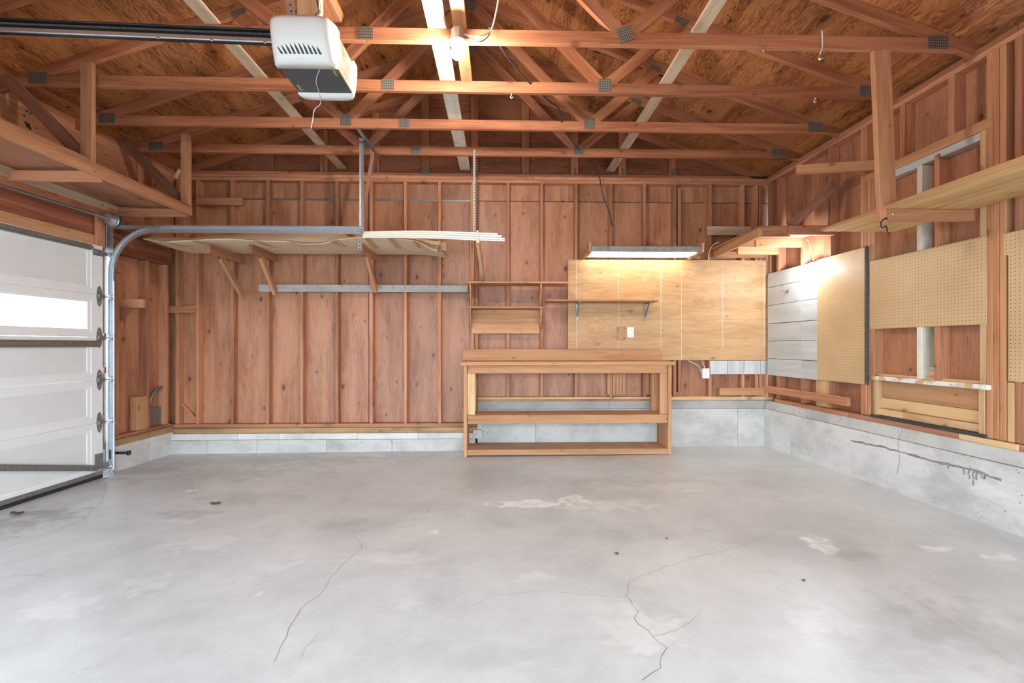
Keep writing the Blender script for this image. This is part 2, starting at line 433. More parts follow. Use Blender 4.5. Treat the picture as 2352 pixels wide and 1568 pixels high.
# ================================================================== SETTING
ZP = 3.25                      # top of the wall plates, underside of the trusses
RC, SL = -0.294, 0.345         # ridge position, roof slope
def roof_top(x): return 4.535 - SL * abs(x - RC)
YNEAR = -1.0
UP = Vector((0, 0, 1))

# ---- floor slab
def make_floor():
    xs = [-4.2 + i * 0.0155 for i in range(int(7.75 / 0.0155) + 1)]
    ys = [YNEAR - 0.5 + i * 0.25 for i in range(11)]
    y = ys[-1]
    while y < 5.62: y += 0.0155; ys.append(y)
    nx, ny = len(xs), len(ys)
    verts = []; cols = []
    def gp(px, py): p = atZ(px, py, -0.01); return p.x, p.y
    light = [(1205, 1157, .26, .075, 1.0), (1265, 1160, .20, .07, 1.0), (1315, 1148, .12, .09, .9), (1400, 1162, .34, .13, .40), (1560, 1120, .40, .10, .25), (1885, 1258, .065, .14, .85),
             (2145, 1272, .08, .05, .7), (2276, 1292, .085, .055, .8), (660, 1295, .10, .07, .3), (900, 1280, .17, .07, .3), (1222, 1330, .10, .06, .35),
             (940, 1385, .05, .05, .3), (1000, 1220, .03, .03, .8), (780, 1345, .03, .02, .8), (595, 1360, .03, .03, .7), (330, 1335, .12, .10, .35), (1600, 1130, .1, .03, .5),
             (440, 1120, .04, .03, .7), (480, 1240, .22, .14, .3), (125, 1390, .22, .12, .3), (1880, 1440, .20, .12, .25), (1470, 1450, .18, .16, .3), (460, 1180, .2, .12, .3)]  # pale stains, along with painted reflections of the tubes and wall bulb
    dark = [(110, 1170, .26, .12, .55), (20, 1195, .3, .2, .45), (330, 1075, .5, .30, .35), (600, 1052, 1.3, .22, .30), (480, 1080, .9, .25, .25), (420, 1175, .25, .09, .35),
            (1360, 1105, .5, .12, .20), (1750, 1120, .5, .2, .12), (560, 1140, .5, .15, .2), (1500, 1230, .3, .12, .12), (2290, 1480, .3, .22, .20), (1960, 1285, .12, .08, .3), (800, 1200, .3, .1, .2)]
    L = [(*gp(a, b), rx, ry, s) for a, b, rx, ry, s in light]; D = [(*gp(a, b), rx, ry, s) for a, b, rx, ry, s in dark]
    streak = [(gp(2050, 1355), gp(2330, 1545), .03), (gp(2085, 1360), gp(2240, 1465), .025), (gp(1865, 1408), gp(1925, 1430), .012)]
    def field(S, x, y, k):
        v = 0.0
        for cx, cy, rx, ry, s in S:
            dx, dy = (x - cx) / rx, (y - cy) / ry; q = dx * dx + dy * dy
            if q < 4:
                q = math.sqrt(q) + 1.0 * noise.noise((x * 8, y * 11, cx * 7)) + 0.7 * noise.noise((x * 23, y * 31, cy)) + 0.15
                w = (1.0 - q) * k + 0.5
                v = max(v, s * max(0.0, min(1.0, w)))
        return v
    for y in ys:
        for x in xs:
            verts.append((x, y, floor_z(x, y)))
            if y < 1.5: cols += [0, 0, 0, 1]; continue
            b = 0.0
            for (p, q, w) in streak:
                ax, ay = q[0] - p[0], q[1] - p[1]; t = ((x - p[0]) * ax + (y - p[1]) * ay) / (ax * ax + ay * ay)
                if 0 < t < 1:
                    dd = abs((x - p[0]) * ay - (y - p[1]) * ax) / math.hypot(ax, ay)
                    if dd < w: b = max(b, 0.40 * (1 - dd / w) * (0.5 + noise.noise((x * 20, y * 20, 3))))
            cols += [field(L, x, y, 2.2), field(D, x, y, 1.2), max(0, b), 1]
    faces = [(j * nx + i, j * nx + i + 1, (j + 1) * nx + i + 1, (j + 1) * nx + i) for j in range(ny - 1) for i in range(nx - 1)]
    me = bpy.data.meshes.new('floor'); me.from_pydata(verts, [], faces); me.update(); me.materials.append(M['floor'])
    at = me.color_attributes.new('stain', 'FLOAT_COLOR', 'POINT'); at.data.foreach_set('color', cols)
    o = bpy.data.objects.new('floor', me); place(o, None, Matrix.Identity(4))
    return tag(o, 'worn grey concrete garage slab with cracks and pale patches', 'floor', kind='structure')
floor = make_floor()
def crack(pts, w, seed):
    rnd = random.Random(seed); P = []
    W = [atZ(a, b, -0.01) for a, b in pts]
    for a, b in zip(W, W[1:]):
        n = max(2, int((b - a).length / 0.035))
        for i in range(n):
            t = i / n; q = a.lerp(b, t); P.append(Vector((q.x + rnd.uniform(-.010, .010), q.y + rnd.uniform(-.010, .010), 0)))
    P.append(W[-1]); v = []; f = []
    for i, p in enumerate(P):
        t = (P[min(i + 1, len(P) - 1)] - P[max(i - 1, 0)]); t.z = 0; t.normalize(); s = Vector((-t.y, t.x, 0)) * (w * rnd.uniform(0.35, 1.0) / 2)
        for q in (p + s, p - s): v.append((q.x, q.y, floor_z(q.x, q.y) + 0.0008))
    for i in range(len(P) - 1): f.append((2 * i, 2 * i + 1, 2 * i + 3, 2 * i + 2))
    mesh_obj('floor_crack', v, f, M['crack'], floor)
for i, (w, pts) in enumerate([
    (0.0039, [(1445, 1340), (1437, 1375), (1465, 1410), (1455, 1430), (1500, 1470), (1530, 1500), (1515, 1540), (1475, 1572)]),
    (0.0026, [(1445, 1340), (1500, 1318), (1600, 1285), (1700, 1262), (1760, 1240), (1812, 1213)]),
    (0.0039, [(830, 1255), (770, 1310), (740, 1360), (690, 1395), (668, 1430), (650, 1470), (630, 1520)]),
    (0.0032, [(1010, 1155), (950, 1190), (870, 1205), (810, 1220), (830, 1255)]),
    (0.0046, [(245, 1100), (235, 1140), (190, 1185), (100, 1220), (0, 1250)]),
    (0.0026, [(455, 1075), (440, 1110), (450, 1130)]),
    (0.0019, [(1440, 1380), (1330, 1370), (1250, 1360), (1130, 1370), (1080, 1395)]),
    (0.0019, [(860, 1335), (950, 1295), (1050, 1292), (1130, 1310)]),
    (0.0019, [(1905, 1125), (1840, 1135), (1770, 1142)]),
    (0.0019, [(690, 1520), (715, 1470), (735, 1450)]),
    (0.0026, [(0, 1315), (60, 1310), (130, 1318), (170, 1305)]),
    (0.0019, [(1500, 1470), (1560, 1455), (1600, 1430), (1605, 1405)])]): crack(pts, w, i)

# ---- back wall
def panel_rows(F, name, s0, s1, z0, z1, d0, d1, mat, parent, step, grain='z'):
    s = s0
    while s < s1 - 0.02:
        e = min(s + step, s1)
        fbox(name, F, s + 0.0015, e - 0.0015, d0, d1, z0, z1, mat, parent, grain, ch=0.001); s = e

wb = thing('wall_back', (0, 5.5, 0), 'back wall of exposed studs, plywood sheathing and concrete stem', 'wall', kind='structure')
XL, XR = -4.02, 3.40
SF, SB = -0.01, -0.10           # stud front and back
seam_z = B.px(800, 459, SB)[1]
xj = -0.27                      # where the low stem on the left meets the high stem on the right
panel_rows(B, 'sheathing_panel', XL, XR, seam_z + 0.004, ZP + 0.05, SB - 0.014, SB, M['sheath'], wb, 1.216)
panel_rows(B, 'sheathing_panel', XL, xj, 0.20, seam_z - 0.004, SB - 0.014, SB, M['sheath'], wb, 1.216)
panel_rows(B, 'sheathing_panel', xj, XR, 0.45, seam_z - 0.004, SB - 0.014, SB, M['sheath'], wb, 1.216)
fl = B.px(500, 459, SB)[0]; fr = B.px(1083, 459, SB)[0]
fbox('seam_flashing', B, fl, fr, SB - 0.004, SB + 0.004, seam_z - 0.011, seam_z + 0.011, M['galvdark'], wb, ch=0.001)
ZS1 = 3.172                     # top of studs
for px in (453, 533, 613.5, 693, 773, 852.5, 931.5, 1009.5, 1087, 1167, 1245, 1324, 1403, 1480.5, 1551, 1632, 1707):
    s = B.px(px, 700, SF)[0]; zb = 0.292 if s < xj else 0.60
    jit = random.uniform(-.004, .004)
    fbox('stud', B, s - 0.019 + jit, s + 0.019 + jit, SB, SF, zb, ZS1, M['stud'], wb)
for px, y0, y1 in ((1094.5, 412, 822), (1561, 431, 900), (1399, 857, 906), (1411, 857, 906), (1418.5, 857, 906), (1426, 857, 906), (1433.5, 857, 906), (1488, 857, 906), (1496, 857, 906), (1503.5, 857, 906)):
    s = B.px(px, 700, SF)[0]; za = B.px(px, y1, SF)[1]; zz = B.px(px, y0, SF)[1]
    fbox('stud', B, s - 0.0185, s + 0.0185, SB, SF - 0.002, max(za, 0.60 if s > xj else 0.29), min(zz, ZS1), M['bench' if y0 == 857 else 'stud'], wb)
for s in (-3.80, 3.13, 3.18): fbox('corner_stud', B, s - 0.02, s + 0.02, SB, SF, 0.29 if s < 0 else 0.60, ZS1, M['stud'], wb)
fbox('top_plate', B, XL, XR, SB, SF, ZS1, 3.209, M['stud'], wb)
for a, b in ((XL, 0.4), (0.402, XR)): fbox('top_plate', B, a, b, SB, SF, 3.211, ZP, M['stud'], wb)
fbox('bottom_plate', B, XL, xj, SB, SF, 0.246, 0.290, M['stud'], wb)
fbox('sill_plate', B, XL, xj, SB, 0.012, 0.186, 0.244, M['sill'], wb)
fbox('bottom_plate', B, xj, XR, SB, SF, 0.556, 0.598, M['pine'], wb)
fbox('bottom_plate', B, xj, 1.85, SF, 0.0, 0.548, 0.575, M['sill'], wb)
# low stem: two block courses
def course(F, s0, s1, d0, d1, z0, z1, cuts, mat, par, name='concrete_block'):
    cs = [s0] + cuts + [s1]
    for a, b in zip(cs, cs[1:]): fbox(name, F, a + 0.0015, b - 0.0015, d0, d1, z0, z1, mat, par, 's', ch=0.002)
course(B, XL, xj - 0.02, -0.12, 0.05, -0.12, 0.113, [B.px(p, 1020, .05)[0] for p in (475, 590, 750, 900)], M['conc'], wb)
course(B, XL, xj - 0.02, -0.12, 0.045, 0.116, 0.185, [B.px(p, 1000, .05)[0] for p in (424, 545, 640, 820, 960)], M['concpale'], wb)
fbox('concrete_step', B, xj - 0.05, xj + 0.06, -0.12, 0.04, 0.115, 0.215, M['conc'], wb)
course(B, xj, XR, -0.12, 0.0, -0.1, 0.452, [B.px(p, 980, 0)[0] for p in (1230, 1695)], M['conc'], wb, 'concrete_section')
course(B, xj, XR, -0.12, -0.012, 0.455, 0.553, [B.px(p, 930, 0)[0] for p in (1400,)], M['concdark'], wb, 'concrete_cap')
# scabs and blocking on the studs
pbox('blocking', B, 385, 702, 455, 719, SB, SF + 0.002, M['stud'], wb)
p = [B.px(409, 919, -.06), B.px(452, 963, -.06)]
board('stick', B.pt(p[0][0], -.07, p[0][1]), B.pt(p[1][0], -.07, p[1][1]), .03, .02, (0, -1, 0), M['stud'], wb)
# gable end above the plate: flat studs and boards
gx = [XL, -2.44 + RC, -1.22 + RC, RC, 1.22 + RC, 2.44 + RC, XR]
for a, b in zip(gx, gx[1:]):
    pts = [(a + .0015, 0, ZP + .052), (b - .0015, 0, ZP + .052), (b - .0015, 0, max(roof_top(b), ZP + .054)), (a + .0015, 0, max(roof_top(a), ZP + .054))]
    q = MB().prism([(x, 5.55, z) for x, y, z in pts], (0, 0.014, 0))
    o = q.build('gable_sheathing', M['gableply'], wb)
for px in (742, 861, 976, 1090, 1207, 1320, 1430, 1545):
    s = B.px(px, 340, -0.05)[0]; top = roof_top(s) - 0.10
    if top > ZP + 0.15:
        fbox('gable_stud', B, s - 0.0445, s + 0.0445, -0.10, -0.062, ZP + 0.02, top, M['truss'], wb)
        pp = B.px(px, 384, -0.06)
        fbox('connector_plate', B, s - 0.012, s + 0.026, -0.0635, -0.057, ZP + 0.03, ZP + 0.13, M['plate'], wb, 's', ch=0.0005)

fbox('light_stop_sheet', B, XL, XR, -.122, -.1145, -.1, ZP + .05, M['tar'], wb, 's', ch=0)  # unseen sheet added to stop light leaking through panel joints
# ---- right wall
wr = thing('wall_right', RW.pt(0, 0, 0), 'right wall of open studs on a tall concrete stem', 'wall', kind='structure')
RSF, RSB = -0.02, -0.11
REND = 5.45 - YNEAR
panel_rows(RW, 'sheathing_panel', 0, REND, 0.45, ZP + 0.05, RSB - 0.014, RSB, M['sheath'], wr, 1.216)
fbox('top_plate', RW, 0, REND, RSB, RSF, ZS1, 3.209, M['stud'], wr)
for a, b in ((0, RW.px(2338, 70, RSF)[0]), (RW.px(2338, 70, RSF)[0] + .002, REND)): fbox('top_plate', RW, a, b, RSB, RSF, 3.211, ZP, M['stud'], wr)
fbox('light_stop_sheet', RW, -.05, REND, -.136, -.1245, .2, ZP + .3, M['tar'], wr, 's', ch=0)  # added backing that seals light leaks in this wall
hz = [RW.px(2150, y, RSF)[1] for y in (326, 346)]      # header board
head_z0, head_z1 = RW.px(2166, 339, RSF)[1], RW.px(2166, 318, RSF)[1]
sill_z = RW.px(2130, 873, 0.02)[1]
def rstud(a, b, z0=0.60, z1=ZS1, mat='stud', nm='stud', d1=RSF):
    s0 = RW.px(a, 700, d1)[0]; s1 = RW.px(b, 700, d1)[0]
    fbox(nm, RW, s0, s1, RSB, d1, z0, z1, M[mat], wr)
for a, b in ((1764, 1769), (1783, 1789), (1838.5, 1845), (1902, 1908.5), (2329.5, 2345.5)): rstud(a, b)
for a, b in ((1976.5, 1983), (1984, 1991), (2280.5, 2294.5), (2295.5, 2310.5)): rstud(a, b, mat='midstud')
for a, b in ((1992, 1999), (2000, 2008)): rstud(a, b, z1=head_z0, mat='midstud')
for a, b in ((2066, 2077), (2176, 2191)): rstud(a, b, z0=head_z1)
rstud(2250, 2264.5, sill_z, head_z0, 'pine'); rstud(2265, 2280, 0.6, ZS1, 'midstud')
rstud(2145, 2157, sill_z, head_z0 - .03, 'stud')
rstud(2105, 2117.5, sill_z, head_z0 - .06, 'whiteboard', 'painted_mullion')
rstud(2313, 2329.5, 0.6, RW.px(2320, 878, RSF)[1], 'pine'); rstud(2346, 2362, 0.6, RW.px(2320, 878, RSF)[1])
rstud(2247, 2262, 0.6, sill_z, 'pine', 'jack_stud'); rstud(2001, 2014, 0.6, sill_z, 'pine', 'jack_stud')
s0 = RW.px(1985, 400, RSF)[0]; s1 = RW.px(2277, 280, RSF)[0]
fbox('window_header', RW, s0, s1, RSB, RSF + 0.002, head_z0, head_z1, M['bench'], wr)
s0 = RW.px(2009, 400, RSF)[0]; s1 = RW.px(2250, 310, RSF)[0]
fbox('head_trim', RW, s0, s1, RSB, RSF - .01, head_z0 - 0.055, head_z0 - 0.002, M['siding'], wr)
s0 = RW.px(2001, 870, 0.01)[0]; s1 = RW.px(2267, 890, 0.01)[0]
fbox('window_sill', RW, s0, s1, RSB, 0.01, sill_z - 0.035, sill_z, M['chipwhite'], wr)
fbox('sill_ledge', RW, s0, s1, RSB, -0.045, sill_z, sill_z + 0.02, M['pine'], wr)
s0 = RW.px(2119, 840, -.05)[0]; s1 = RW.px(2144, 840, -.05)[0]
fbox('painted_infill', RW, s0, s1, -.10, -.088, sill_z + .10, RW.px(2130, 745, -.088)[1], M['olivepaint'], wr)
fbox('painted_infill', RW, s0, s1, -.10, -.075, sill_z + .07, sill_z + .10, M['siding'], wr)
fbox('painted_infill', RW, s0, s1, -.10, -.080, sill_z + .02, sill_z + .07, M['pine'], wr)
s0 = RW.px(2020, 930, -.06)[0]; s1 = RW.px(2260, 950, -.06)[0]
zc = [RW.px(2140, y, -.06)[1] for y in (885, 928, 955)]
fbox('infill_board', RW, s0, s1, -.10, -.062, zc[1] + .001, zc[0] + .05, M['bench'], wr)
fbox('infill_board', RW, s0, s1, -.10, -.058, zc[2] + .001, zc[1] - .001, M['pine'], wr)
sm = RW.px(2075, 950, -.04)[0]
fbox('infill_board', RW, s0 - .02, sm - .001, -.09, -.035, 0.622, zc[2] - .002, M['pine'], wr)
fbox('infill_board', RW, sm + .001, s1, -.09, -.035, 0.622, zc[2] - .002, M['pine'], wr)
sA, sB_ = RW.px(2003, 950, RSF)[0], RW.px(2268, 995, RSF)[0]
fbox('tar_strip', RW, sA, sB_, -.09, 0.0, 0.596, 0.62, M['tar'], wr, ch=.001)
cut = [0.2, RW.px(1948, 940, 0)[0], RW.px(2203, 990, 0)[0], RW.px(2341, 1010, 0)[0], REND]
for (a, b), m in zip(zip(cut, cut[1:]), ('stud', 'stud', 'pine', 'stud')): fbox('bottom_plate', RW, a, b - .003, RSB, 0.0 if m == 'stud' else .004, 0.556, 0.596, M[m], wr)
course(RW, 0, REND, -0.13, 0.0, -0.08, 0.452, [RW.px(p, 1000, 0)[0] for p in (1775, 1815)], M['concpale'], wr, 'concrete_section')
course(RW, 0, REND, -0.13, -0.010, 0.455, 0.554, [RW.px(p, 960, 0)[0] for p in (2060,)], M['conc'], wr, 'concrete_cap')
def wall_mark(F, pts, w, d, mat, par, name, seed=0):
    rnd = random.Random(seed); v = []; f = []
    W = [F.px(a, b, d) for a, b in pts]; P = []
    for a, b in zip(W, W[1:]):
        n = 6
        for i in range(n): P.append((a[0] + (b[0] - a[0]) * i / n + rnd.uniform(-.006, .006), a[1] + (b[1] - a[1]) * i / n + rnd.uniform(-.006, .006)))
    P.append(W[-1])
    for i, q in enumerate(P):
        a = P[max(i - 1, 0)]; b = P[min(i + 1, len(P) - 1)]; L = math.hypot(b[0] - a[0], b[1] - a[1]); nx, nz = -(b[1] - a[1]) / L, (b[0] - a[0]) / L
        ww = w * rnd.uniform(.4, 1.0) / 2
        v += [F.pt(q[0] + nx * ww, d, q[1] + nz * ww), F.pt(q[0] - nx * ww, d, q[1] - nz * ww)]
    for i in range(len(P) - 1): f.append((2 * i, 2 * i + 1, 2 * i + 3, 2 * i + 2))
    mesh_obj(name, v, f, mat, par)
M['stain'] = plain('damp_stain', (0.27, 0.25, 0.23), 0.8, mott=0.3, scale=30)
wall_mark(RW, [(1955, 1012), (2010, 1022), (2080, 1040), (2150, 1060), (2230, 1078), (2300, 1102)], .022, .001, M['stain'], wr, 'damp_stain', 1)
for k, (x, y, h) in enumerate(((2225, 1077, 22), (2236, 1080, 34), (2244, 1082, 20), (2255, 1085, 14), (2215, 1076, 14), (2178, 1066, 10), (2262, 1088, 12))):
    wall_mark(RW, [(x, y), (x, y + h)], .016, .0013, M['stain'], wr, 'damp_stain', k + 5)
wall_mark(RW, [(2067, 1000), (2062, 1030), (2066, 1050), (2061, 1090)], .006, .001, M['crack'], wr, 'wall_crack', 3)
wall_mark(RW, [(2080, 962), (2073, 980), (2069, 998)], .006, -.009, M['crack'], wr, 'wall_crack', 4)

# ---- left wall: short stud bay, header over the garage door, plywood above
wl = thing('wall_left', LW.pt(0, 0, 0), 'left wall with garage door opening, dark header beam and plywood above', 'wall', kind='structure')
SJ = 0.80                       # door jamb
SD1 = SJ + 0.13 + 4.9           # far jamb of the door, beside the camera
LEND = 5.43 - YNEAR
panel_rows(LW, 'sheathing_panel', -.1, SJ + .12, 0.20, 2.50, -.114, -.10, M['sheath'], wl, 0.62)
fbox('light_stop_sheet', LW, -.15, SJ + .12, -.13, -.1145, -.1, ZP + .3, M['tar'], wl, 'z', ch=0)  # added behind the panels to block stray light at the corner
fbox('light_stop_sheet', LW, SJ + .12, LEND, -.13, -.1145, 2.16, ZP + .3, M['tar'], wl, 's', ch=0)
panel_rows(LW, 'sheathing_panel', -.1, LEND, 2.402, ZP + .05, -.035, -.021, M['sheath'], wl, 2.43, 's')
panel_rows(LW, 'sheathing_panel', SD1, LEND, -.1, 2.40, -.114, -.10, M['sheath'], wl, 1.2)
for a, b in ((266, 273.5), (337.5, 343.5), (380, 387)):
    s0 = LW.px(a, 700, -.01)[0]; s1 = LW.px(b, 700, -.01)[0]
    fbox('stud', LW, s1, s0, -.10, -.01, 0.31, 2.15, M['stud'], wl)
for s in (SJ + .05, SJ + .10): fbox('jamb_stud', LW, s - .019, s + .019, -.10, -.01, 0.0, 2.15, M['stud'], wl)
for s in (SD1 + .02, SD1 + .06, SD1 + .45): fbox('jamb_stud', LW, s - .019, s + .019, -.10, -.01, 0.0, 2.15, M['stud'], wl)
fbox('header_beam', LW, 0, SJ + 0.1, -.10, .0, 2.152, 2.34, M['darkwood'], wl)
fbox('header_beam', LW, SJ + .102, LEND, -.10, -.0, 2.17, 2.275, M['bench'], wl)
fbox('header_beam', LW, SJ + .102, LEND, -.10, -.012, 2.277, 2.46, M['darkwood'], wl)
fbox('shaft_board', LW, LW.px(317, 505, .03)[0], LEND, -.02, .02, 2.485, 2.575, M['stud'], wl)
fbox('spring_pad', LW, SJ + .10, SJ + .19, 0.0, .03, 2.17, 2.49, M['stud'], wl)
fbox('top_plate', LW, 0, LEND, -.12, -.02, ZS1, ZP, M['stud'], wl)
fbox('wall_batten', LW, LW.px(328, 380, .0)[0], LW.px(318, 380, .0)[0], -.02, .0, 2.6, 3.2, M['stud'], wl)
fbox('bottom_plate', LW, 0, SJ + .12, -.10, -.005, 0.276, 0.308, M['stud'], wl)
fbox('sill_plate', LW, 0, SJ + .12, -.10, .008, 0.205, 0.274, M['sill'], wl)
course(LW, 0, SJ + .12, -.12, .01, -.1, 0.206, [LW.px(345, 1040, .01)[0]], M['concpale'], wl, 'concrete_section')
fbox('concrete_section', LW, SD1, LEND, -.12, .01, -.1, 0.206, M['concpale'], wl)
# bracket arm, block, backer, scrap block, service plate
mm = LW.px(274, 697, -.01)
sA_ = LW.px(312, 697, .0)[0]
fbox('bracket_arm', LW, mm[0] - .03, mm[0] + .008, -.08, .24, mm[1] - .045, mm[1] + .045, M['stud'], wl)
MB().prism([LW.pt(mm[0] - .01, -.01, mm[1] - .047), LW.pt(mm[0] - .01, .12, mm[1] - .047), LW.pt(mm[0] - .01, -.01, mm[1] - .18)], LW.s * -.02).build('bracket_gusset', M['dimwood'], wl)
mm = LW.px(254, 616, -.0); fbox('block', LW, LW.px(278, 616, 0)[0], mm[0] + .05, -.01, .02, mm[1] - .03, mm[1] + .025, M['stud'], wl)
s0, z1 = LW.px(313, 912, -.02); s1 = LW.px(336, 912, -.02)[0]; fbox('scrap_block', LW, s1, s0, -.09, -.012, .31, z1, M['bench'], wl)
s0, z1 = LW.px(345, 938, -.05); s1 = LW.px(374, 938, -.05)[0]; fbox('service_plate', LW, s1, s0, -.10, -.06, .31, z1, M['galvdark'], wl)
a = LW.px(345, 918, -.05); b = LW.px(357, 897, -.05); c = LW.px(373, 889, -.05)
wire('conduit_elbow', [LW.pt(a[0], -.05, a[1] - .03), LW.pt(a[0], -.05, a[1]), LW.pt(b[0], -.05, b[1]), LW.pt(c[0], -.05, c[1])], .018, M['galvdark'], wl, 5, 8)
a = LW.px(256, 990, .0)
wire('loose_wire', [LW.pt(a[0], .0, a[1]), LW.pt(*(lambda q: (q[0], .02, q[1]))(LW.px(263, 968, .02))), LW.pt(*(lambda q: (q[0], .02, q[1]))(LW.px(265, 975, .02))), LW.pt(*(lambda q: (q[0], .02, q[1]))(LW.px(257, 985, .02)))], .002, M['wirewhite'], wl)
# printed grade stamps on the plywood
rs = random.Random(3)
for k in range(16):
    px, py = rs.uniform(52, 76), rs.uniform(232, 300)
    s, z = LW.px(px, py, -.02)
    fbox('ink_mark', LW, s, s + rs.uniform(.006, .03), -.021, -.0203, z, z + rs.uniform(.006, .025), M['ink'], wl, ch=0)

# ---- unseen front wall, added to keep daylight off the roof: lintel over a wide open doorway, gable above; driveway outside
wf = thing('added_front_wall', (RC, YNEAR, 0), 'added front wall above a wide open doorway, keeps daylight low', 'wall', kind='structure')
ZO = 2.25  # opening height set low so daylight stays off the roof
MB().box(-4.1, 3.45, YNEAR - .10, YNEAR - .02, ZO, ZP + .08).build('added_lintel', M['sheath'], wf)
MB().prism([(-4.1, YNEAR - .10, ZP + .082), (3.45, YNEAR - .10, ZP + .082), (3.45, YNEAR - .10, ZP + .1), (RC, YNEAR - .10, 4.53), (-4.1, YNEAR - .10, ZP + .1)], (0, .08, 0)).build('gable_sheathing', M['sheath'], wf)
dv = MB(); dv.box(-40, 40, -40, -1.5, -.25, -.06); dv.box(-40, -4.2, -1.5, 30, -.25, -.06); dv.box(3.6, 40, -1.5, 30, -.25, -.06); dv.box(-4.2, 3.6, 5.75, 30, -.25, -.06)  # unseen ground added to cut sky light from below
tag(dv.build('added_ground', plain('added_gravel', (.30, .29, .27), .9, mott=.3, scale=3), None), 'added grey gravel ground around the garage, blocks light from below', 'ground', kind='structure')

# ---- roof: plywood sheets on both slopes
ce = thing('ceiling', (RC, 3.0, ZP), 'underside of the plywood roof above the open trusses', 'ceiling', kind='structure')
cosA = 1 / math.hypot(1, SL)
for side in (-1, 1):
    k = 0; r0 = 0.0
    while r0 < 4.1:
        r1 = min(r0 + 1.22 * cosA, 4.1)
        y0 = 5.6; first = 1.22 if k % 2 else 2.44
        while y0 > YNEAR:
            y1 = max(y0 - first, YNEAR); first = 2.44
            rc_ = (r0 + r1) / 2; x = RC + side * rc_; z = 4.535 - SL * rc_ + 0.0075
            board('roof_sheet', (x, y1 + .0015, z), (x, y0 - .0015, z), (r1 - r0) / cosA - .003, .012, (side, 0, -SL), M['roofply'], ce, ch=.001)
            y0 = y1
        r0 = r1; k += 1
for side in (-1, 1):
    board('roofing_felt', (RC + side * 2.05 - side * .02, YNEAR - .05, 4.535 - SL * 2.03 + .022), (RC + side * 2.05 - side * .02, 5.65, 4.535 - SL * 2.03 + .022), 4.15 / cosA, .012, (side, 0, -SL), M['tar'], ce, ch=0)  # unseen layer added to stop light leaking between roof sheets
for (px, py, w) in ((1372, 117, 18), (1398, 124, 22), (1418, 131, 40), (1466, 151, 20), (1520, 171, 10), (1562, 177, 18)):
    d = sight(px, py); t = 1.0
    for _ in range(40): # march to the roof plane
        p_ = EYE + d * t; t += (roof_top(p_.x) - p_.z) / (d.z + SL * (1 if p_.x > RC else -1) * d.x)
    p_ = EYE + d * t
    board('ink_mark', p_ + Vector((-.002 * w, 0, .002 * w * SL - .0035)), p_ + Vector((.002 * w, 0, -.002 * w * SL - .0035)), .05, .001, (0, 1, 0), M['ink'], ce, ch=0)

# ================================================================== ROOF TRUSSES
TY = [2.44, 3.052, 3.651, 4.277, 4.866, 5.505]
ORD = ['roof truss just overhead, nearest the camera', 'roof truss carrying the bare ceiling bulb', 'roof truss just behind the bare bulb, second in view',
       'middle roof truss, third in view, over the track hanger', 'fourth roof truss in view, last before the gable', 'gable end roof truss lying along the back wall plate']
def connector(t, x, y, z, w, h, rot=0.0):
    a = Vector((math.cos(rot), 0, math.sin(rot))); c = Vector((x, y, z))
    board('connector_plate', c - a * w / 2, c + a * w / 2, h, .003, (0, 0, 1), M['plate'], t, ch=.0005)
for i, Y in enumerate(TY):
    t = thing('roof_truss', (RC, Y, ZP), ORD[i], 'truss', 'roof trusses')
    yc = Y + 0.019; fy = Y - 0.0015
    spl = RC - 0.60
    bt = 0.05 if i == 5 else 0.089
    board('bottom_chord', (RC - 3.62, yc, ZP + bt / 2), (spl - .001, yc, ZP + bt / 2), bt, .038, UP, M['truss'], t)
    board('bottom_chord', (spl + .001, yc, ZP + bt / 2), (RC + 3.62, yc, ZP + bt / 2), bt, .038, UP, M['truss'], t)
    for sd in (-1, 1):
        e = RC + sd * 3.72
        off = Vector((sd * SL, 0, 1)).normalized() * 0.0445
        a = Vector((RC + sd * .003, yc, 4.535)) - off; b = Vector((e, yc, 4.535 - SL * 3.72)) - off
        board('top_chord', a, b, .089, .038, UP, M['truss'], t)
        if i < 5:
            connector(t, RC + sd * 3.31, fy, ZP + .058, .145, .092)
    connector(t, spl, fy, ZP + .045, .10, .085)
    if i == 5: continue
    for sd in (-1, 1):
        pn = Vector((RC + sd * 1.14, yc, ZP + .088))
        qr = Vector((RC + sd * 1.77, yc, 4.535 - SL * 1.77 - .092)); rd = Vector((RC + sd * .05, yc, 4.535 - .12))
        for q, o in ((qr, .035), (rd, -.035)):
            st = pn + Vector((sd * o, 0, -.0)); 
            board('web', st, q, .089, .036, (0, 0, 1) if abs((q - st).normalized().z) < .95 else (1, 0, 0), M['truss'], t)
        connector(t, pn.x, fy, ZP + .068, .10, .10, R_(18) if (i == 1 and sd > 0) else 0)
        connector(t, qr.x, fy, qr.z + .02, .11, .05, -sd * R_(19))
    connector(t, RC, fy, 4.42, .14, .12)
# lateral boards lying on the bottom chords
ZC = ZP + 0.0895
def lateral(px, py, w, y0, y1, m, label, zz=ZC + .0095, t=.019):
    x = atZ(px, py, zz).x
    o = board('brace_board', (x, y0, zz), (x, y1, zz), w, t, (1, 0, 0), M[m]); return tag(o, label, 'board', 'boards across the trusses')
lateral(660, 245, .10, 2.40, 5.52, 'tanboard', 'tan dusty board lying across the trusses, left of the opener lamp')
lateral(1040, 245, .125, 2.40, 5.52, 'whiteboard', 'white washed board running along the trusses past the bulb')
lateral(1495, 245, .10, 2.40, 5.52, 'tanboard', 'tan board lying across the trusses on the right')
x = atZ(1068, 150, ZC + .02).x
tag(board('brace_board', (x, 2.40, ZC + .019), (x, 3.70, ZC + .019), .089, .038, (1, 0, 0), M['bench']), 'short bare wood board lying beside the white washed one above the bulb', 'board', 'boards across the trusses')
x = atY(1515, 75, 3.0).x
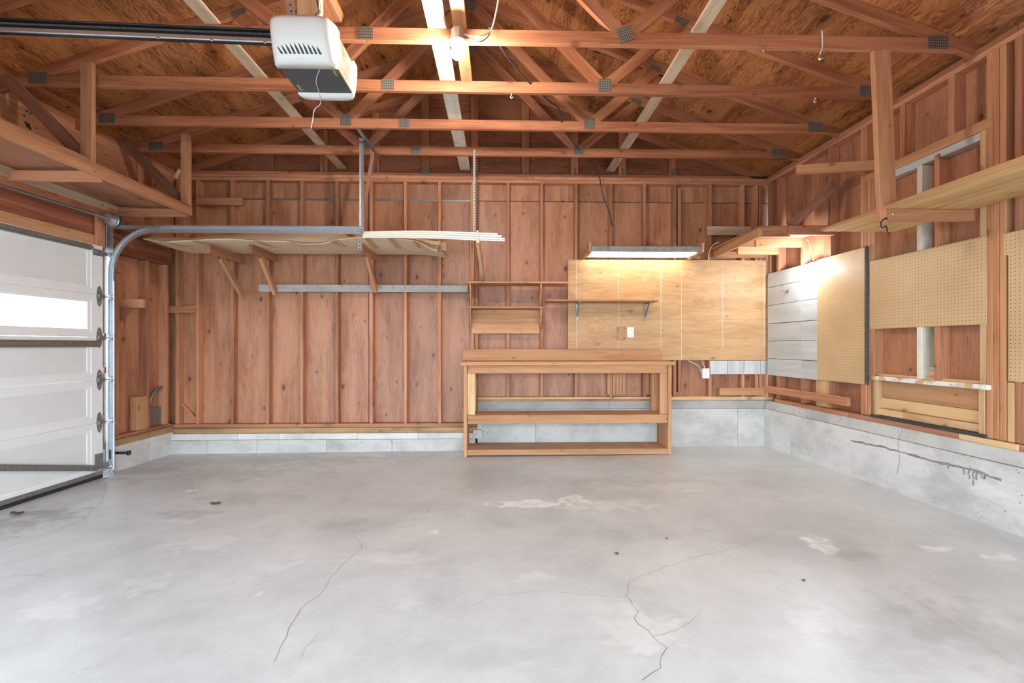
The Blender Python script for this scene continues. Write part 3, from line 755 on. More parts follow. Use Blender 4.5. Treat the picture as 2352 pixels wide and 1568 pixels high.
tag(board('wood_offcut', (atY(1587, 75, 3.08).x, 3.09, ZC + .012), (atY(1617, 75, 3.08).x, 3.09, ZC + .012), .05, .022, (0, 1, 0), M['bench']), 'small wood offcut lying on top of the bulb truss', 'offcut')
# ================================================================== GARAGE DOOR AND ITS GEAR
dF = 0.06                                   # inner face of the door
DS0 = LW.px(236, 800, dF)[0]                # its right edge in view
DS1 = DS0 + 4.88
door = thing('door_1', LW.pt(DS0, dF - .04, -.04), 'white sectional garage door with a row of clear windows', 'door', kind='structure')
zj = [floor_z(-3.8, 4) + .035] + [LW.px(236, y, dF)[1] for y in (969, 871, 774.5, 678, 566)]
ST = 0.115                                  # stile width
for k in range(5):
    z0, z1 = zj[k] + .0015, zj[k + 1] - .0015
    sec = MB(); nP = 4; pw = (DS1 - DS0 - ST) / nP
    rail = .055
    sec.fbox(LW, DS0, DS1, dF - .040, dF, z0, z0 + rail); sec.fbox(LW, DS0, DS1, dF - .040, dF, z1 - rail, z1)
    for j in range(nP + 1):
        s = DS0 + j * pw; sec.fbox(LW, s, s + ST, dF - .0395, dF - .0003, z0 + rail, z1 - rail)
    so = sec.build('door_section', M['doorframe'], door)
    for j in range(nP):
        a, b = DS0 + j * pw + ST, DS0 + (j + 1) * pw
        bead = MB()
        for (u0, u1, w0, w1) in ((a, a + .035, z0 + rail, z1 - rail), (b - .035, b, z0 + rail, z1 - rail), (a + .035, b - .035, z0 + rail, z0 + rail + .02), (a + .035, b - .035, z1 - rail - .02, z1 - rail)):
            bead.fbox(LW, u0, u1, dF - .036, dF - .007, w0, w1)
        bead.build('panel_bead', M['doorframe'], so)
        if k == 3: fbox('pane', LW, a + .034, b - .034, dF - .024, dF - .020, z0 + rail + .018, z1 - rail - .018, M['glass'], so, 's', ch=0)
        else: fbox('inset_panel', LW, a + .034, b - .034, dF - .030, dF - .014, z0 + rail + .018, z1 - rail - .018, M['doorpaint'], so, 's', ch=.002)
# stiffening struts, bottom seal
def strut(sa, za, sb, zb, h, nm='strut'):
    P = [LW.pt(sa, dF + .001, za), LW.pt(sb, dF + .001, zb)]
    prof = [(0, -h / 2), (.016, -h / 2), (.016, -h / 4), (.032, -h / 4), (.032, h / 4), (.016, h / 4), (.016, h / 2), (0, h / 2)]
    MB().sweep(P, prof, LW.n).build(nm, M['galvdark'], door)
q = LW.px(212, 571, dF + .02); strut(q[0], zj[5] - .035, DS1 - .05, zj[5] - .035, .05)
q = LW.px(228, 790, dF + .02); strut(q[0], zj[3] - .062, DS1 - .05, zj[3] - .062, .06)
a = LW.px(226, 1075, dF + .02); b = LW.px(0, 1074, dF + .02); sl_ = (b[1] - a[1]) / (b[0] - a[0])
strut(a[0], a[1], b[0] + .25, b[1] + sl_ * .25, .052, 'sloping_strut')
fbox('bottom_rail', LW, DS0, DS1, dF - .045, dF + .006, zj[0] - .004, zj[0] + .035, M['galvdark'], door, ch=.003)
fbox('bottom_seal', LW, DS0, DS1, dF - .045, dF + .012, floor_z(-3.8, 4) + .002, zj[0] - .004, M['rubber'], door, ch=.008)
# hinges with rollers
def hinge(z, top=False):
    sc = DS0 + .035
    if not top:
        h = MB()
        for sg in (-1, 1):
            poly = [LW.pt(sc - .03, dF + .001, z), LW.pt(sc + .035, dF + .001, z), LW.pt(sc + .022, dF + .001, z + sg * .075), LW.pt(sc + .004, dF + .001, z + sg * .10), LW.pt(sc - .016, dF + .001, z + sg * .075)]
            h.prism(poly, LW.n * .004)
        h.fbox(LW, sc - .028, sc + .03, dF + .004, dF + .030, z - .018, z + .018)
        o = h.build('hinge', M['galvdark'], door)
        for sg in (-1, 1): MB().lathe(LW.pt(sc + .005, dF + .004, z + sg * .06), LW.n, [(0, .007), (.004, .007), (.006, .003)], 8).build('bolt', M['chrome'], o)
    else:
        h = MB(); h.fbox(LW, sc - .03, sc + .07, dF + .001, dF + .006, z - .03, z + .03); h.fbox(LW, sc - .06, sc + .05, dF + .005, dF + .03, z - .02, z + .012)
        o = h.build('top_bracket', M['galvdark'], door)
    r = MB(); c = LW.pt(sc - .03, dF + .022, z)
    r.tube([c, c - LW.s * .062], .006, 8)
    o2 = r.build('roller_stem', M['galv'], o)
    MB().lathe(c - LW.s * .050, -LW.s, [(0, .012), (.001, .024), (.008, .021), (.015, .024), (.016, .010)], 16).build('roller_wheel', M['chrome'], o)
for y in (680.5, 775, 872, 969): hinge(LW.px(230, y, dF)[1])
hinge(LW.px(230, 581, dF)[1], True)
bk = MB(); zb = LW.px(230, 1062, dF)[1]
bk.fbox(LW, DS0 + .0, DS0 + .085, dF + .001, dF + .006, zb - .06, zb + .09); bk.fbox(LW, DS0 - .02, DS0 + .004, dF + .001, dF + .035, zb - .07, zb + .0)
bo = bk.build('bottom_bracket', M['galvdark'], door)
MB().lathe(LW.pt(DS0 - .03, dF + .03, zb - .055), -LW.s, [(0, .012), (.001, .024), (.008, .021), (.015, .024), (.016, .010)], 16).build('roller_wheel', M['chrome'], bo)
MB().tube([LW.pt(DS0 + .10, dF + .022, zb - .08), LW.pt(DS0 - .03, dF + .03, zb - .055)], .007, 8).build('roller_stem', M['galv'], bo)

# track: upright, bend and level run as one swept channel
st = DS0 - .062; dt = dF + .03
zt = atY(600, 531, 4.55).z
tr = thing('door_track', LW.pt(st, dt, 0), 'curved galvanised door track running along beside the cardboard', 'track')
path = [LW.pt(st, dt, floor_z(-3.8, 4.5) + .01), LW.pt(st, dt, 1.0), LW.pt(st, dt, zt - .42)]
Rb = .42
base = LW.pt(st, dt, 0)
xdir = Vector((1, 0, 0))
for k in range(1, 13):
    a = math.pi / 2 * k / 12
    path.append(Vector((base.x, base.y, 0)) + xdir * (Rb - Rb * math.cos(a)) + UP * (zt - Rb + Rb * math.sin(a)))
endx = atY(834, 532, base.y).x
path.append(Vector((endx, base.y, zt)))
C = .0022
prof = [(-.028, -.012), (-.024, -.012), (-.020, .008), (.020, .008), (.024, -.012), (.028, -.012), (.024, .012), (-.024, .012)]
# sweep with the channel opening toward the door end (+s far side)
MB().sweep(path, [(v, u) for u, v in prof], (0, 1, 0)).build('rail', M['galv'], tr)
MB().tube([p + Vector((0, -.014, 0)) + (UP * -.026 if i >= 14 else Vector((0, 0, 0))) for i, p in enumerate(path) if i in (0,)] + [LW.pt(st, dt, .02) + Vector((.03, -.01, 0)), LW.pt(st, dt, zt - .5) + Vector((.03, -.01, 0))], .006, 6).build('rail_lip', M['galv'], tr)
fl_ = MB(); fl_.box(base.x + .42, endx, base.y + .012, base.y + .016, zt - .02, zt + .045); fl_.box(base.x + .42, endx, base.y - .02, base.y + .012, zt + .041, zt + .045)
fl_.build('stiffener_angle', M['galv'], tr)
ang = MB(); ang.box(base.x - .06, base.x + .45, base.y - .0, base.y + .004, zt + .01, zt + .045); ang.build('brace_angle', M['galvdark'], tr)
ang = MB(); ang.fbox(LW, st - .022, st - .018, -.01, dt + .0, .05, 2.42); ang.fbox(LW, st - .05, st - .018, -.012, -.008, .05, 2.42); ang.build('jamb_angle', M['galvdark'], tr)
for z in (.95, 1.28):
    fbox('jamb_clip', LW, st - .03, st + .0, -.01, .02, z, z + .06, M['darkwood'], tr)
MB().tube([LW.pt(st + .045, dt - .01, .06), LW.pt(st + .045, dt - .01, 2.38)], .0025, 6).build('lift_cable', M['galv'], tr)
for k in range(7):
    xb = endx - .012 - .018 * (k % 2); MB().lathe((xb, base.y - .0115, zt - .012 + .012 * (k % 3)), (0, -1, 0), [(0, .004), (.003, .004)], 6).build('bolt', M['blackmetal'], tr) if k < 3 else None
# hanger that carries the track end
hg = thing('track_hanger', (endx, base.y, zt), 'perforated steel angle hanging the track end from the trusses', 'hanger')
px_ = atY(831, 400, base.y + .02)
zt_ = ZP - .0
h = MB(); h.box(px_.x - .019, px_.x + .019, base.y + .018, base.y + .021, zt - .0, zt_ + .02); h.box(px_.x - .019, px_.x - .016, base.y + .0, base.y + .021, zt, zt_ + .02)
h.build('upright_angle', M['galv'], hg)
a = Vector((atZ(822, 294, ZP - .01).x, atZ(822, 294, ZP - .01).y, ZP - .014)); b = atZ(872, 362, ZP - .01); b.z = ZP - .014
board('cross_angle', a, b, .038, .004, (1, 0, 0), M['galvdark'], hg, ch=0); board('cross_angle', a + Vector((.018, 0, -.012)), b + Vector((.018, 0, -.012)), .026, .004, UP, M['galvdark'], hg, ch=0)
a = atY(856, 350, base.y + .15); b = atY(834, 500, base.y + .04)
board('diagonal_strap', a, b, .036, .003, (1, 0, 0), M['dimwood'], hg, ch=0)

# torsion shaft with cable drum
sh = thing('torsion_shaft', LW.pt(SJ + .12, .12, 2.45), 'steel torsion shaft with cable drum above the garage door', 'shaft')
zsh = LW.px(236, 498, .12)[1]
MB().tube([LW.pt(SJ - .05, .12, zsh), LW.pt(SD1 - .4, .12, zsh)], .0135, 10).build('shaft', M['galv'], sh, smooth=True)
sd = LW.px(252, 503, .12)[0]
MB().lathe(LW.pt(sd + .035, .12, zsh), -LW.s, [(0, .03), (.002, .045), (.025, .052), (.045, .062), (.060, .062), (.064, .066), (.074, .066), (.076, .02)], 24).build('cable_drum', M['galv'], sh, smooth=False)
bp = MB(); bp.fbox(LW, sd - .075, sd - .070, -.0, .19, zsh - .07, zsh + .04); bp.fbox(LW, sd - .10, sd - .07, -.004, .0, zsh - .07, zsh + .04); bp.build('end_bearing_plate', M['galvdark'], sh)
# photo-eye safety sensor
s, z = LW.px(262, 1041, .08)
ss = thing('safety_sensor', LW.pt(s, .08, z - .03), 'small black safety sensor clipped low on the door track', 'sensor')
MB().fbox(LW, s - .02, s + .04, .06, .075, z - .045, z + .045).build('clip', M['blackmetal'], ss)
fbox('sensor_arm', LW, s - .03, s - .01, .07, .21, z - .012, z + .012, M['blackmetal'], ss)
fbox('sensor_head', LW, s - .035, s - .005, .19, .225, z - .02, z + .022, M['blackmetal'], ss, ch=.006)

# ================================================================== OPENER
op = thing('door_opener', (-1.06, 2.68, 2.76), 'white and charcoal garage door opener hanging from the trusses', 'opener')
x0, x1, y0, y1, z0, z1 = -1.222, -.905, 2.55, 2.81, 2.765, 2.955
ch_ = MB(); ch_.box(x0, x1, y0, y1, z0 + .002, z1)
ch_.build('chassis', plain('zinc_side_plate', (0.33, 0.25, 0.20), 0.35, 0.5, mott=0.45, scale=14), op)
fbox('base_cover', B, x0 - .002, x1 + .002, 5.45 - y1, 5.45 - y0, z0 - .004, z0 + .003, M['opdark'], op, 's', ch=.001)
fbox('gold_edge', B, x1 - .004, x1 + .004, 5.45 - y1 + .002, 5.45 - y0 - .002, z0 + .0032, z0 + .008, M['gold'], op, 'd', ch=0)
def end_cap(sign, yb):
    """bowed lens cover; rounded rows from the joint outwards"""
    v = []; f = []; NU, NV = 17, 11
    for i in range(NV):
        for j in range(NU):
            t = i / (NV - 1); u = j / (NU - 1) * 2 - 1
            zz = z0 - .012 + (z1 + .004 - z0 + .012) * t
            sx = 1 - .05 * (1 - t) ** 3
            x = (x0 + x1) / 2 + u * (x1 - x0 + .03) / 2 * sx
            bow = (1 - abs(u) ** 5) ** .5 if abs(u) < 1 else 0
            out = (.055 + .085 * bow) * (1 - .50 * (1 - t) ** 2.2 - .10 * t ** 9)
            v.append((x, yb + sign * out, zz))
    fr = lambda i, j: i * NU + j
    for i in range(NV - 1):
        for j in range(NU - 1): f.append((fr(i, j), fr(i, j + 1), fr(i + 1, j + 1), fr(i + 1, j)))
    n = len(v)
    ring = [fr(0, j) for j in range(NU)] + [fr(i, NU - 1) for i in range(1, NV)] + [fr(NV - 1, j) for j in range(NU - 2, -1, -1)] + [fr(i, 0) for i in range(NV - 2, 0, -1)]
    for k in ring: v.append((v[k][0], yb - sign * .004, v[k][2]))
    m = len(ring)
    for k in range(m): f.append((ring[k], n + k, n + (k + 1) % m, ring[(k + 1) % m]))
    f.append(tuple(n + k for k in range(m)))
    o = mesh_obj('lens_cover', v, f, M['plastic'], op, smooth=True)
    # vents
    for k in range(10):
        u = -.60 + k * .135; t = .12
        def P(t, u):
            zz = z0 - .012 + (z1 + .016 - z0) * t; sx = 1 - .05 * (1 - t) ** 3; x = (x0 + x1) / 2 + u * (x1 - x0 + .03) / 2 * sx
            bow = (1 - abs(u) ** 5) ** .5; out = (.055 + .085 * bow) * (1 - .50 * (1 - t) ** 2.2 - .10 * t ** 9)
            return Vector((x, yb + sign * (out + .0012), zz))
        hgt = .16 + .07 * math.sin(k / 9 * math.pi)
        w = .008
        pts = [P(t, u) + Vector((-w * .6, 0, 0)), P(t, u) + Vector((w, 0, 0)), P(t + hgt * .5, u - .045) + Vector((w * .8, 0, 0)), P(t + hgt, u - .10), P(t + hgt * .5, u - .045) - Vector((w * .6, 0, 0))]
        mesh_obj('vent_slot', pts, [(0, 1, 2, 3, 4)], M['blackmetal'], o)
    return o
cap = end_cap(-1, y0); end_cap(1, y1)
# gold lettering (illegible script) on the base cover
for (cx, cy, rot) in ((atZ(772, 168, z0 - .005).x, atZ(772, 168, z0 - .005).y, 0), (atZ(690, 201, z0 - .005).x, atZ(690, 201, z0 - .005).y, 0)):
    sc = MB(); rs = random.Random(int(cx * 1000))
    pts = [Vector((cx - .006 + .010 * math.sin(k * 1.9) * (0.6 + .4 * rs.random()), cy - .03 + .004 * k, z0 - .0052)) for k in range(16)]
    sc.tube(smooth_path(pts, 4), .0011, 4); sc.tube([(cx + .012, cy - .022, z0 - .0052), (cx + .014, cy + .025, z0 - .0052)], .0012, 4)
    sc.build('gold_lettering', M['gold'], op)
# rail with chain
pa, pb = Vector((-1.20, 2.68, 2.995)), Vector((-3.70, 2.68, 3.055))
board('rail', pa, pb, .060, .035, UP, M['blackmetal'], op)
board('rail_flange', pa + Vector((0, -.022, -.022)), pb + Vector((0, -.022, -.022)), .026, .012, UP, M['galv'], op)
board('rail_cap', pa + Vector((0, -.012, .031)), pb + Vector((0, -.012, .031)), .010, .055, UP, M['blackmetal'], op)
chn = MB()
for k in range(190):
    c = pa.lerp(pb, (k + .5) / 190) + Vector((0, -.024, .012)); chn.box(c.x - .0045, c.x + .0045, c.y - .003, c.y + .003, c.z - .004, c.z + .004)
tag(chn.build('chain', M['galvdark'], op), kind='stuff')
for k in range(3): MB().lathe(pa.lerp(pb, .06 + .12 * k) + Vector((0, -.029, -.03)), (0, 0, -1), [(0, .007), (.012, .007), (.014, .003)], 8).build('bolt', M['chrome'], op)
# hanging iron
a = atY(672, 50, 2.60); b = atY(655, -60, 2.60)
board('hanger_strap', a, b, .042, .003, (1, 0, 0), M['galv'], op, ch=0)
d = (b - a).normalized(); 
for k in range(6): MB().lathe(a + d * (.02 + .038 * k) + Vector((.002, -.0017, 0)), (0, -1, 0), [(0, .0055), (.0006, .0055)], 10).build('strap_hole' if k else 'bolt', M['ink'] if k else M['chrome'], op)
board('hanger_strap', a + Vector((-.022, .018, 0)), b + Vector((-.022, .018, 0)), .036, .003, (0, 1, 0), M['galv'], op, ch=0)
board('hanger_bar', (x0 + .08, 2.66, z1 + .022), (x1 - .03, 2.66, z1 + .022), .036, .004, UP, M['galvdark'], op, ch=0)
# thin antenna wire
wire('antenna_wire', [atZ(738, 152, z0 - .006), atZ(726, 185, z0 - .008), atZ(734, 215, z0 - .01), atY(736, 238, 2.90), atY(722, 252, 2.92), atY(718, 275, 2.92), atY(714, 295, 2.92)], .0025, plain('lilac_wire', (.62, .58, .70), .5), op)
# mounting block and cords above the opener
a = atY(711, 40, 2.74); 
tag(board('hanging_block', (a.x, 2.75, a.z), (a.x, 2.75, 3.44), .14, .038, (1, 0, 0), M['pine']), 'pale timber block hanging above the garage door opener', 'block')
tag(board('hanger_beam', (a.x, 2.36, 3.42), (a.x, 3.12, 3.42), .089, .15, UP, M['truss']), 'beam lying over two trusses that carries the opener', 'beam')
tag(wire('power_cord', [atY(722, -60, 2.70), atY(729, 5, 2.70), atY(733, 25, 2.69), atY(722, 38, 2.68), atY(708, 44, 2.68), Vector((-1.02, 2.66, z1 + .012))], .005, M['wireblack']), 'black power cord looping down to the opener', 'cord')
tag(wire('control_wire', [atY(736, -20, 2.69), atY(733, 18, 2.68), atY(737, 30, 2.67), atY(728, 42, 2.66), atY(738, 46, 2.64), atY(752, 52, 2.62), Vector((x1 - .05, 2.64, z1 + .006))], .0035, M['wirewhite']), 'pale twisted bell wire beside the opener hanger', 'wire')

# ================================================================== CEILING BULB
bx = atY(1051, 80, 2.97)
lm = thing('ceiling_lamp', (bx.x, 2.97, 3.07), 'bare lit bulb in a metal socket on the truss', 'lamp')
zt0 = atY(1051, 66, 2.97).z
MB().lathe((bx.x, 2.975, zt0), (0.0, -.04, -1), [(0, .030), (.004, .040), (.012, .043), (.085, .047), (.088, .058), (.094, .058), (.096, .03)], 24).build('socket', plain('brown_socket', (.36, .31, .27), .35, .5), lm)
cb = atY(1052, 120, 2.96)
prof = [(0, .016), (.012, .020)] + [(.012 + .06 * (1 - math.cos(a)) / 1.0 * .5 + .045 * 0, .0) for a in ()] + [(.02 + .044 * (1 - math.cos(math.pi * k / 10)), max(.004, .044 * math.sin(math.pi * k / 10)) if k > 2 else .022 + .008 * k) for k in range(0, 11)]
MB().lathe((bx.x, 2.97, zt0 - .094), (0, -.04, -1), prof, 20).build('bulb', M['bulbceil'], lm, smooth=True)
board('mounting_strap', (bx.x, 2.99, zt0 - .02), (bx.x, 3.051, zt0 - .02), .05, .02, UP, M['galvdark'], lm)
tag(wire('hanging_flex', [Vector((bx.x + .04, 2.98, zt0 - .03)), atY(1100, 84, 2.99), atY(1122, 76, 3.03), atY(1131, 62, 3.03), atY(1139, 30, 3.02), atY(1145, -5, 3.0), atY(1148, -50, 2.98)], .006, M['wirewhite']), 'white cord curving from the ceiling bulb up to the roof', 'cord')
tag(wire('cord_loop', [Vector((bx.x + .045, 2.98, zt0 - .045)), atY(1090, 93, 2.99), atY(1106, 95, 3.0), atY(1122, 82, 3.03), atY(1127, 66, 3.035), atY(1122, 64, 3.04)], .0035, M['wireblack']), 'short dark cord sagging beside the ceiling bulb', 'cord')
# cable draped over the trusses and down the back wall
tag(wire('draped_cable', [atY(1128, 60, 3.2), atY(1152, 112, 3.3), atY(1180, 150, 3.45), atY(1214, 188, 3.62), atY(1262, 232, 3.95), atY(1284, 250, 4.1), atY(1289, 278, 4.26), atY(1300, 305, 4.45), atY(1326, 338, 4.84), atY(1355, 365, 4.95), atY(1375, 400, 5.3), atY(1384, 445, 5.40), atY(1398, 485, 5.43), atY(1406, 520, 5.44)], .006, M['wireblack']), 'dark cable draped along the trusses and down the back wall', 'cable')

# ================================================================== HANGING PLATFORM (left)
pf = thing('storage_platform', (-3.5, 3.6, 2.54), 'hanging wooden storage platform above the garage door', 'platform')
xr = -3.15; zr0 = 2.54; yE = 4.72
board('front_rail', (xr, 1.2, zr0 + .04), (xr, yE, zr0 + .04), .08, .038, UP, M['midstud'], pf)
xw = LW.pt(1.5, .0, 0).x
board('deck', ((xr + xw) / 2, 1.2, zr0 + .089), ((xr + xw) / 2, yE, zr0 + .089), xr - xw + .03, .016, (1, 0, 0), M['sheath'], pf)
board('deck', ((xr + xw) / 2, 1.2, zr0 + .106), ((xr + xw) / 2, 3.6, zr0 + .106), xr - xw + .02, .014, (1, 0, 0), M['sheath'], pf)
for y in (3.70, yE - .02, 2.6): board('joist', (xw + .02, y, zr0 + .020), (xr - .02, y, zr0 + .020), .08, .038, UP, M['stud'], pf)
board('wall_rail', (xw + .022, 1.2, zr0 + .04), (xw + .022, yE, zr0 + .04), .08, .036, UP, M['tanboard'], pf)
for Y, top in ((3.602, 3.40), (4.700, 3.36)):
    board('hanger_post', (xr - .03, Y, zr0 + .03), (xr - .03, Y, top), .089, .036, (1, 0, 0), M['midstud'], pf)
    board('diagonal_brace', (xr - .05, Y + .038, zr0 + .10), (xw + .02, Y + .038, ZP + .08), .089, .036, UP, M['dimwood'], pf)
a = atY(402, 408, 4.95); b = atY(413, 389, 4.95)
board('stick', a, b, .03, .02, (1, 0, 0), M['pine'], wl)

# ================================================================== CARDBOARD ON WALL BRACKETS
def wall_bracket(px, py, Yf, label, drop, plate=False, bot=None):
    p = atY(px, py, Yf); w = .038
    g = thing('wall_bracket', (p.x, 5.44, p.z - drop), label, 'bracket', 'wooden wall brackets')
    board('arm', (p.x, Yf, p.z), (p.x, 5.455, p.z), .089, w, UP, M['stud'], g)
    board('brace', (p.x, Yf + .22, p.z - .05), (p.x + .005, 5.42, p.z - drop), .075, .036, (0, 1, 0), M['bench'], g)
    if plate:
        pl = board('end_plate', (p.x - .012, Yf - .004, p.z - .035), (p.x - .012, Yf - .004, p.z + .065), .034, .004, (1, 0, 0), M['galv'], g, ch=.001)
        for k in range(3): MB().lathe((p.x - .012, Yf - .0062, p.z - .02 + .033 * k), (0, -1, 0), [(0, .006), (.0008, .006)], 10).build('screw', M['blackmetal'], pl)
    return p
b1 = wall_bracket(478, 571, 4.80, 'leftmost wooden bracket under the cardboard', .42)
b2 = wall_bracket(575, 570, 4.90, 'second wooden bracket from the left under the cardboard', .42)
b3 = wall_bracket(829, 567, 4.86, 'wooden bracket with a metal end plate under the cardboard', .40, True)
# long flattened carton: bent sheet with a curled front lip
def key(pts, x):
    for (a, ya), (b, yb) in zip(pts, pts[1:]):
        if x <= b:
            t = (x - a) / (b - a); t = t * t * (3 - 2 * t); return ya + (yb - ya) * t
    return pts[-1][1]
def carton():
    FE = [(325, 547), (345, 550), (375, 555), (430, 552), (480, 549), (530, 548), (590, 552), (650, 553), (700, 560), (735, 559), (780, 549), (820, 544), (860, 545), (905, 547), (950, 551), (967, 557), (985, 569), (1004, 576)]
    TE = [(325, 545), (400, 547), (470, 541), (560, 537), (700, 536), (830, 539), (870, 541), (940, 548), (1004, 556)]
    NX = 72; v = []; f = []; zc0 = b2.z + .046
    for i in range(NX + 1):
        px = 328 + (1004 - 328) * i / NX
        t = max(0, 1 - (px - 328) / 70)                     # left end narrows towards the wall
        yf = 4.70 + .10 * t * t
        a = atY(px, key(FE, px), yf); top = atY(px, key(TE, px) - 1, 4.92).z
        rag = .004 * noise.noise((px * .13, 1, 2)) + .0025 * noise.noise((px * .41, 5, 2))
        x = a.x; drop = -.035 * max(0, (px - 930) / 75) ** 1.5
        ycr = 5.04 - .04 * math.sin(px * .02) + .15 * t
        v += [(x + .10 * t, 5.40, zc0 + drop), (x + .06 * t, ycr, zc0 + .003 + drop), (x, yf + .01, a.z - .003), (x, yf, a.z + rag),
              (x, yf + .03, a.z + .006 + rag), (x, 4.93, max(top, a.z + .012)), (x, 5.36, max(top + .01, a.z + .02))]
    m = 7
    for i in range(NX):
        for k in range(m - 1): f.append((i * m + k, i * m + k + 1, (i + 1) * m + k + 1, (i + 1) * m + k))
    return v, f, None, m, NX
cv, cf, cprof, cm, cNX = carton()
ct = mesh_obj('cardboard_carton', cv, cf, M['cardboard'], None)
tag(ct, 'long flattened cardboard carton laid across the wooden brackets', 'carton')
md = ct.modifiers.new('thick', 'SOLIDIFY'); md.thickness = .005; md.offset = 1
for i in (4, 12, 27, 36, 46, 54, 60, 66):                          # tape strips
    tv = []; tf = []
    for k in range(0, 4):
        for ii in (i, i + 1.6):
            i0 = int(ii); w_ = ii - i0; i1 = min(i0 + 1, cNX); q = Vector(cv[i0 * cm + k]).lerp(Vector(cv[i1 * cm + k]), w_); tv.append(q + Vector((0, -.003, -.0058)))
    for k in range(1, 3): tf.append((2 * k, 2 * k + 1, 2 * k + 3, 2 * k + 2))
    mesh_obj('tape_strip', tv, tf, M['tape'], ct)
e = cNX * cm
mesh_obj('end_flap', [Vector(cv[e + 1]) + Vector((.004, 0, 0)), Vector(cv[e + 3]), Vector(cv[e + 5]), Vector(cv[e + 5]) + Vector((.06, .03, .005)), Vector(cv[e + 1]) + Vector((.055, .03, -.004))], [(0, 1, 2), (0, 2, 3, 4)], M['cardboardin'], ct)

# vinyl strips on their own bracket, hung by a perforated strap
YV = 4.57
vb = atY(1098, 560, YV)
vg = thing('strip_bracket', (vb.x, 5.44, 2.1), 'narrow wooden bracket with white face holding the vinyl strips', 'bracket')
zs = atY(1098, 549, YV).z
board('arm', (vb.x, YV, zs - .02), (vb.x, 5.45, zs - .02), .04, .030, UP, M['pine'], vg)
board('brace', (vb.x - .005, YV + .05, zs - .05), (vb.x + .02, 5.42, zs - .30), .05, .030, (0, 1, 0), M['pine'], vg)
board('face_plate', (vb.x - .006, YV - .008, zs - .04), (vb.x - .006, YV - .008, zs + .085), .020, .006, (1, 0, 0), M['siding'], vg, ch=.001)
for k, (zo, yo, rx) in enumerate(((0.010, 4.590, 1159), (.040, 4.612, 1152), (.068, 4.634, 1143))):
    xa = atY(834, 536, YV + .03).x; xb = atY(rx, 540, YV + .03).x
    pts = [Vector((xa + (xb - xa) * t, yo + .004 * math.sin(t * 4), zs + zo + .012 * math.sin(t * math.pi * 1.3) + (.022 - zo * .35) * (1 - t) ** 2)) for t in [i / 14 for i in range(15)]]
    hh = .034
    prof_ = [(0, -hh / 2), (.006, -hh / 2), (.009, -.004), (.018, -.004), (.018, .002), (.006, .004), (.003, hh / 2), (0, hh / 2)]
    o = MB().sweep(pts, prof_, (0, -1, 0)).build('vinyl_strip', M['white'], None, smooth=False)
    tag(o, ('lowest', 'middle', 'topmost')[k] + ' of the three white vinyl strips lying on the narrow bracket', 'strip', 'white vinyl strips')
sx = atY(1089.5, 430, 4.87)
hs = thing('perforated_strap', (sx.x, 4.87, zs), 'thin white perforated strap hanging from the last truss', 'strap')
board('strap_band', (sx.x, 4.862, zs + .05), (sx.x, 4.862, ZP + .06), .022, .0015, (1, 0, 0), M['siding'], hs, ch=0)
n_h = 34
for k in range(n_h):
    z = zs + .06 + (ZP - zs - .02) * k / n_h
    MB().box(sx.x - .0045, sx.x + .0045, 4.8604, 4.8611, z, z + .009).build('strap_hole', M['ink'], hs)

# ================================================================== BACK WALL FITTINGS
o = pbox('scab_block', B, 449, 453, 555, 471, SF, .03, M['stud']); tag(o, 'short timber block nailed high across the studs near the left corner', 'block')
o = pbox('scab_board', B, 1625, 519, 1726, 540, SF, .012, M['tanboard']); tag(o, 'pale tan board nailed high across studs near the right corner', 'board')
nb = thing('nail_board', B.pt(-2, .02, 1.85), 'long grey painted board studded with nails across the studs', 'board')
pbox('plank', B, 594, 653, 1075, 671, SF, .012, M['greyboard'], nb)
for px in (653, 660, 731, 787, 808, 825, 853, 876, 904, 932, 951, 969, 987, 1004, 1034, 1051, 1065):
    s, z = B.px(px, 661, .012); z += random.uniform(-.006, .010)
    MB().tube([B.pt(s, .010, z), B.pt(s - .004, .045, z + .006), B.pt(s - .007, .055, z + .02)], .0022, 5).build('nail', M['galvdark'], nb)

# plank shelf unit
su = thing('shelf_unit', B.pt(0, .1, 1.36), 'two tier wooden wall shelf above the left end of the workbench', 'shelf')
Yf = 5.19
pa = atY(1073, 648, Yf); pb = atY(1306, 648, Yf); zt1 = atY(1190, 650, Yf).z
board('top_shelf', ((pa.x), (Yf + 5.455) / 2, zt1 + .010), (pb.x, (Yf + 5.455) / 2, zt1 + .010), 5.455 - Yf, .02, (0, 1, 0), M['bench'], su)
pc = atY(1075, 705, Yf); pd = atY(1248, 705, Yf); zt2 = atY(1150, 707, Yf).z
board('lower_shelf', (pc.x, (Yf + 5.455) / 2, zt2 + .009), (pd.x, (Yf + 5.455) / 2, zt2 + .009), 5.455 - Yf, .018, (0, 1, 0), M['bench'], su)
e0, e1 = B.px(1083, 715, .012), B.px(1240, 766, .012)
fbox('back_board', B, e0[0], e1[0], SF, .012, e1[1], zt2, M['bench'], su)
for xx, inn in ((pc.x + .012, 1), (pd.x - .03, -1)):
    for zt_, h_ in ((zt1, .27), (zt2, .22)):
        poly = [(xx, 5.455, zt_), (xx, Yf + .03, zt_), (xx, Yf + .05, zt_ - .06), (xx, Yf + .11, zt_ - .15), (xx, 5.41, zt_ - h_), (xx, 5.455, zt_ - h_)]
        MB().prism(poly, (.018, 0, 0)).build('end_bracket', M['bench'], su)

